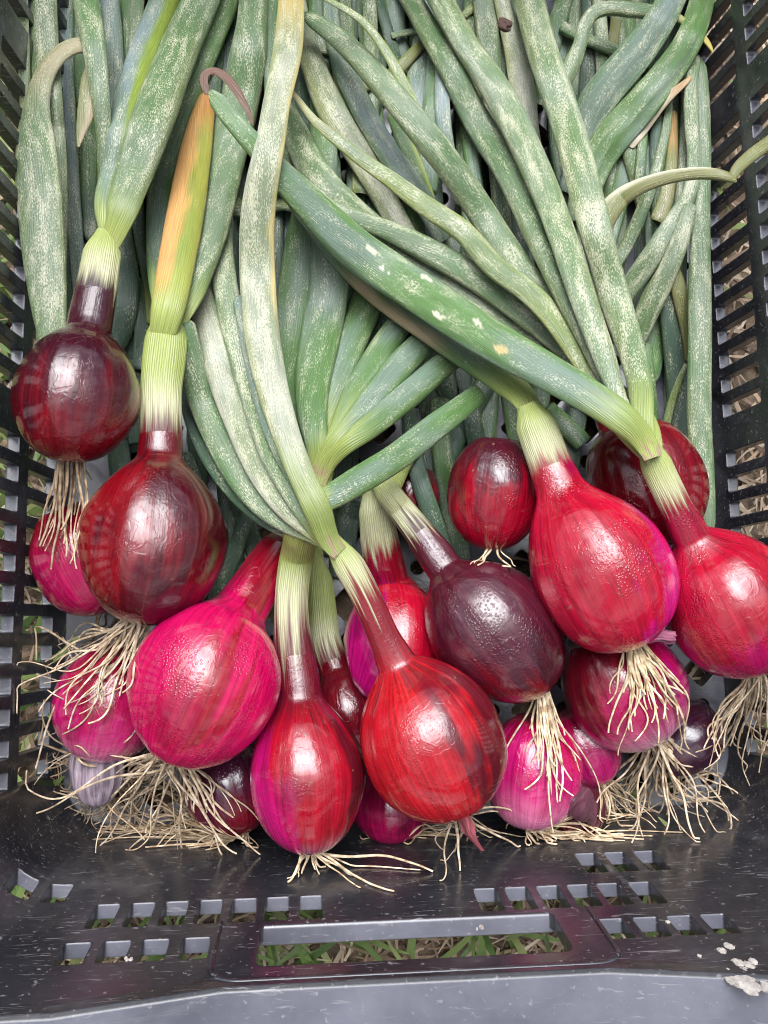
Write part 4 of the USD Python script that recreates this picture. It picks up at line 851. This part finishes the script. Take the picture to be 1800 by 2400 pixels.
lf('g', 1.2, '775,260,28 765,170,30 752,80,30 744,-30,30', s='s')
lf('g', 1.3, '803,330,30 803,200,30 802,100,32 796,-30,30', s='s')
lf('g', 1.1, '872,200,26 850,110,28 830,40,26 812,-30,24', s='d')
lf('g', 1.25, '880,400,56 895,260,60 910,150,60 925,40,52 935,-40,48', s='b')
lf('g', 1.4, '690,104,20 712,110,24 745,118,20', s='y')
lf('g', 1.5, '770,205,16 800,180,27 845,160,28 892,116,26 920,90,20', s='o')
lf('g', 1.3, '845,78,14 890,68,15 930,62,12', s='s')
lf('g', 1.35, '1000,35,16 1022,16,20 1052,-10,18', s='y')
plant('h', 'bright green and blue-green leaves in the middle behind the right-hand fan')
lf('h', 2.3, '975,590,36 945,500,38 905,390,42 868,295,34 846,245,24', s='g', side=(LIME, 0.6, 0.2, 0.8))
lf('h', 2.0, '1000,440,30 972,345,32 957,250,34 955,150,32 950,60,30', s='b')
lf('h', 1.9, '1050,560,32 1034,450,34 1017,330,34 1006,230,28 1002,160,24', s='g')
lf('h', 1.8, '920,420,50 930,300,52 940,200,48 950,90,44', s='g')
lf('h', 1.7, '1090,560,38 1080,420,40 1070,300,40 1062,180,44 1054,90,50 1040,-20,46', s='m')
lf('h', 1.6, '1110,620,40 1120,500,42 1100,380,40 1090,280,34', s='d')
plant('i', 'mottled pale leaf with a brown scrap, right of top centre')
lf('i', 2.5, '1175,470,40 1158,370,46 1142,290,48 1128,195,56 1110,100,48 1086,10,38 1076,-40,34', s='p')
lf('i', 1.9, '1155,340,22 1120,220,26 1108,150,26 1100,60,20', s='g')
plant('j', 'two broad grey-green leaves reaching to the top right corner')
lf('j', 4.2, '1230,420,58 1250,330,66 1262,272,74 1300,205,80 1378,111,76 1425,45,66 1452,-5,62 1475,-50,60', s='b', f=0.4, ridge=True, roll=0.0)
lf('j', 4.4, '1250,480,60 1268,400,68 1290,345,76 1351,264,78 1434,167,68 1490,83,60 1517,0,56 1528,-50,54', s='g', f=0.4, ridge=True, roll=0.0)
plant('k', 'snaking green leaf that doubles over at the upper right')
lf('k', 3.2, '1190,240,40 1215,172,44 1240,128,36 1256,84,30 1268,46,30 1290,24,31 1325,18,33 1370,22,34 1415,26,30 1455,34,20 1490,56,16 1518,80,15 1540,113,5', s='m', zmin=0.05, tip=(YEL, 0.72))
lf('k', 2.2, '1212,55,30 1250,78,31 1300,98,31 1354,119,31 1400,134,28', s='m')
lf('k', 2.0, '1165,230,34 1180,150,40 1198,70,42 1218,0,40 1228,-45,40', s='g')
lf('k', 1.4, '1272,330,40 1268,220,42 1275,100,38 1270,-30,36', s='d')
lf('k', 1.5, '1302,320,30 1303,200,30 1298,60,30 1290,-30,28', s='s')
lf('k', 1.45, '1316,200,22 1322,110,24 1332,40,24', s='o')
plant('l', 'pale cane-like leaf kinked over the right slots')
lf('l', 5.2, '1290,520,50 1308,468,52 1345,425,42 1395,398,34 1440,384,31 1490,376,29 1540,376,27 1575,384,20 1591,393,9', s='o', zmin=0.075, side=(CREAM, -0.6, 0.05, 0.9), sd0=0.1, n=60)
lf('l', 5.15, '1580,392,12 1585,377,22 1605,352,28 1640,324,30 1672,300,30', s='o', zmin=0.10, label='kinked end of the cane-like leaf')
plant('m', 'long upright leaves standing against the right slots')
lf('m', 2.6, '1530,1150,30 1522,1060,46 1512,950,54 1511,800,52 1512,650,50 1513,540,44 1518,420,34 1520,310,32 1516,210,34 1510,128,28', s='m', zmin=0.04)
lf('m', 2.7, '1335,660,44 1360,620,46 1400,566,48 1450,490,44 1490,415,34 1499,340,30 1492,250,30 1498,150,26 1506,118,16', s='s')
lf('m', 2.8, '1372,770,22 1388,700,48 1412,645,54 1440,590,46 1468,520,40 1492,440,30', s='s')
lf('m', 2.3, '1330,570,26 1365,505,30 1400,420,28 1424,345,24 1438,285,20 1444,180,14', s='m')
lf('m', 2.1, '1420,480,36 1440,420,32 1452,330,24 1456,240,14', s='o', tip=((0.36, 0.22, 0.08), 0.5))
lf('m', 2.15, '1470,480,30 1478,380,34 1486,260,34 1480,140,26', s='s')
lf('m', 2.0, '1488,780,16 1482,700,30 1470,640,36 1452,575,28 1440,540,22', s='o')
lf('m', 1.9, '1380,400,22 1388,300,22 1392,240,20', s='g')
lf('m', 1.95, '1436,960,18 1448,880,17 1466,825,14 1482,785,8', s='y')
lf('m', 2.0, '1416,970,24 1410,890,24 1403,800,22 1398,740,22', s='g')
plant('n', 'dry straw-coloured blade lying across the upright leaves at right')
lf('n', 2.9, '1362,318,14 1398,266,25 1448,206,20 1480,178,13 1494,164,6', s='t', f=0.2, tip=((0.50, 0.30, 0.13), 0.6))
plant('o', 'green leaves in shadow left of the small two-tone onion')
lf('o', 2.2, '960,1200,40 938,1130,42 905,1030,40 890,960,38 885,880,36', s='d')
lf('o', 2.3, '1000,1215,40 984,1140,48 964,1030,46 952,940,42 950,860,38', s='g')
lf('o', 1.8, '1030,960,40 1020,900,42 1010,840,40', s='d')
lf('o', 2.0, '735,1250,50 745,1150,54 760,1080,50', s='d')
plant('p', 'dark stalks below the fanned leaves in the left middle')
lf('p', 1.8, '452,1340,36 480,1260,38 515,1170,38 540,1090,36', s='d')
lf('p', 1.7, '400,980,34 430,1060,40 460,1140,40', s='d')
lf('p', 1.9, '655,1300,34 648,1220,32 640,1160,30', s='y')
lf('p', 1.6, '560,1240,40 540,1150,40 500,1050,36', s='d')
lf('p', 1.5, '430,1230,44 420,1080,48 440,900,48 450,760,44', s='d')  # dark filler leaves from here to the next plant, added to darken floor gaps
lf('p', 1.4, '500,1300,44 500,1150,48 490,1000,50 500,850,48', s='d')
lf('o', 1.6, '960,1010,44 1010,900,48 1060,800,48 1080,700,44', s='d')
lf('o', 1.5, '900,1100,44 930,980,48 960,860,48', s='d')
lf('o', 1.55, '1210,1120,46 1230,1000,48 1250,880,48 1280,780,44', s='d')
lf('d', 0.9, '262,1030,44 256,900,48 270,800,44', s='d')
lf('d', 0.92, '300,960,40 290,860,44 300,780,40', s='d')
lf('p', 1.3, '780,1100,46 750,980,50 790,860,48', s='d')
lf('p', 1.35, '700,1200,46 730,1080,50 740,980,46', s='d')
plant('q', 'leaf stalks behind the crimson onion neck')
lf('q', 2.2, '1260,960,44 1232,930,46 1205,905,44 1180,880,40', s='g')
lf('q', 2.0, '1330,930,40 1290,880,44 1240,850,40', s='d')

# ------------------------------------------------------------------ pile up
FILL = []
rf = np.random.default_rng(23)
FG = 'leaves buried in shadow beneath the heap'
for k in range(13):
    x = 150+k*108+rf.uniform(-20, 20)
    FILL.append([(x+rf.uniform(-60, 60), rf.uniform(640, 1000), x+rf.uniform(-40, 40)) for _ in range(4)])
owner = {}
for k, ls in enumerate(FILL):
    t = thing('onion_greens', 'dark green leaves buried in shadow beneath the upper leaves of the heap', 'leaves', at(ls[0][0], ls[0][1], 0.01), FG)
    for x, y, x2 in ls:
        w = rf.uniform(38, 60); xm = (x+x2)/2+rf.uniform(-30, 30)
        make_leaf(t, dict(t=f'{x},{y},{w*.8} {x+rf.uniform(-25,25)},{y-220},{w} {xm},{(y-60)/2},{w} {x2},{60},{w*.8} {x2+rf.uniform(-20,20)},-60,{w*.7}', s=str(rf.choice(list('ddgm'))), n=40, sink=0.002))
events = sorted([(o['lvl'], 0, k, None) for k, o in O.items()]+[(l, 1, w, s) for l, w, s in LV], key=lambda e: (e[0], e[1]))
for k, o in O.items():
    c = at(*o['c'], o['z']); o['R'] = metres(o['r'], c)
    o['T'] = thing('red_onion', o['label'], 'onion', c-np.array([0, 0, o['R']])); o['nl'] = 0
for lvl, kind, key, spec in events:
    if kind == 0: make_bulb(O[key]); continue
    if key in O:
        o = O[key]; z0 = None
        if '449,204' not in spec['t'] and '328,700' not in spec['t'] and '682,1092' not in spec['t'] and o.get('neck'):
            nk = parse(o['neck']); e, q = nk[-1], nk[-2]
            if o.get('bz') is None:
                ce = at(e[0], e[1], 0.05); he = metres(e[2], ce)/2; i, j = cells(ce)
                w = int(he*0.7/GS); o['bz'] = float(np.percentile(HM[max(0, i-w):i+w+1, max(0, j-w):j+w+1], 80))+he*0.75; o['bz'] = min(max(o['bz'], o['z']-0.010), o['z']+0.03)
            b = e[:2]+(q[:2]-e[:2])/np.linalg.norm(q[:2]-e[:2])*e[2]*0.55
            z0 = o['bz']+0.0010*o['nl']+spec.get('dz', 0.0)
            w0 = e[2]*0.74
            spec['t'] = f'{b[0]:.0f},{b[1]:.0f},{w0:.0f} '+spec['t']; spec['lime'] = spec.get('lime', 0.03)+0.010
        else: spec.setdefault('lime', 0.03)
        make_leaf(o['T'], spec, z0); o['nl'] += 1
    else:
        if key not in owner:
            p = parse(spec['t'])[0]
            owner[key] = thing('onion_greens', G_[key], 'leaves', at(p[0], p[1], 0.02))
        make_leaf(owner[key], spec)
XX, YY = np.meshgrid(GX0+(np.arange(NXG)+0.5)*GS, GY0+(np.arange(NYG)+0.5)*GS, indexing='ij')       # the crate's own sides carry roots too
HM0 = HM.copy()
HM = np.maximum(HM, np.clip(np.maximum(np.maximum((YN-YY)/DN, (XL-XX)/DS), (XX-XR)/DS), 0, 0.16))
for o in O.values():
    if 'roots' in o: make_roots(o)

# ------------------------------------------------------------------ dry skins and a scrap
zE = O['E']['rootp'][2]
sheet('dry_skin', O['E']['T'], [[(985, 1748, zE+.004), (1000, 1752, zE+.010), (1016, 1756, zE+.005)], [(996, 1782, zE+.002), (1008, 1784, zE+.008), (1026, 1786, zE+.003)], [(1012, 1808, zE-.004), (1020, 1810, zE+.001), (1030, 1812, zE-.003)], [(1040, 1836, zE-.012), (1043, 1837, zE-.011), (1046, 1838, zE-.012)]], (0.42, 0.10, 0.12), 'torn pink skin flap', 3, 0.0015)
zI = O['I']['rootp'][2]
sheet('dry_skin', O['I']['T'], [[(1385, 1368, zI+.012), (1386, 1380, zI+.010), (1388, 1392, zI+.004)], [(1415, 1358, zI+.010), (1416, 1374, zI+.009), (1418, 1388, zI+.003)], [(1440, 1362, zI+.006), (1442, 1376, zI+.006), (1444, 1390, zI)], [(1460, 1364, zI+.004), (1461, 1378, zI+.003), (1458, 1392, zI-.003)]], (0.36, 0.12, 0.19), 'torn purple skin flap', 5, 0.002)
zU = 0.05
sheet('dry_skin', O['U']['T'], [[(1255, 1698, .060), (1278, 1712, .060), (1290, 1735, .050)], [(1235, 1725, .068), (1262, 1742, .064), (1286, 1766, .048)], [(1210, 1752, .062), (1240, 1768, .058), (1276, 1782, .046)]], (0.085, 0.020, 0.036), 'loose wine-dark skin', 7, 0.003)
# papery cap on the root end of the onion in the left corner
o = O['Q']; p0 = o['rootp']; e = at(208, 1738, 0.036)
k = 40; u = np.linspace(0, 1, 30)
Cq = (p0+o['axis']*-0.006)[None]*(1-u[:, None])+e[None]*u[:, None]
Rq = metres(58, p0)*np.sqrt(np.maximum(1-((u-0.32)/0.70)**2, 0.0))*(0.96+0.05*u)
Rq[0] = metres(38, p0)
Tq, Nq, Bq = frames(Cq); a = np.linspace(0, 2*math.pi, k, endpoint=False)
Gq = Cq[:, None]+(Rq[:, None]*(1+0.05*np.sin(9*a)[None]+0.06*(noise(np.stack(list(np.meshgrid(np.cos(a)*2+4, u*4, indexing='xy'))+[np.zeros((30, k))], -1), 4)-0.5)))[..., None]*(np.cos(a)[None, :, None]*Bq[:, None]+0.85*np.sin(a)[None, :, None]*Nq[:, None])
nq = grid_normals(Gq)
if np.mean(np.sum(nq*(Gq-Cq[:, None]), -1)) < 0: nq = -nq
stripe = ss(0.62, 0.9, 0.5+0.5*np.cos(a*13+0.6*np.sin(3*a)))[None]*np.ones((30, 1))
pt = ss(0.4, 0.6, fbm(np.stack(list(np.meshgrid(np.cos(a)*3, u*5, indexing='xy'))+[np.zeros((30, k))], -1), 3, 9))
cq = np.array([0.26, 0.19, 0.24])*(0.6+0.6*pt[..., None]); cq = cq*(1-0.75*stripe[..., None])+np.array([0.56, 0.46, 0.52])*0.75*stripe[..., None]
tag(put('papery_cap', o['T'], wrap(Gq).reshape(-1, 3), grid_faces(30, k+1), wrap(nq).reshape(-1, 3), M_DRY, wrap(cq).reshape(-1, 3), np.stack(np.meshgrid(np.linspace(0, 0.1, k+1), u*0.04, indexing='xy'), -1).reshape(-1, 2)), 'grey papery skin with white veins')
# brown scrap on the pale leaf
zz = float(HM[cells(at(1090, 50, 0.09))])+0.003
r9 = np.random.default_rng(4); scrap = []
for q in range(7):
    b = at(1086+r9.uniform(-8, 10), 48+r9.uniform(-10, 14), zz+r9.uniform(0, .003)); s_ = trimesh.creation.icosphere(2, 0.0022); v = s_.vertices*np.array([1.4, 0.8, 0.7]); v = v*(0.7+0.8*fbm(v*900+q*3, 2, q))[:, None]
    s_.vertices = v@trimesh.transformations.rotation_matrix(r9.uniform(0, 3), [0.2, 0.3, 1])[:3, :3]+b; scrap.append(s_)
sc = trimesh.util.concatenate(scrap)
tag(put_tm('withered_scrap', None, sc, Mat('withered', {'p': ('principled_bsdf', {'base_color': (0.035, 0.014, 0.008), 'roughness': 0.8})}, [], surface='p.BSDF'), 60), 'crumpled brown withered scrap caught on a leaf at the top', 'plant scrap')
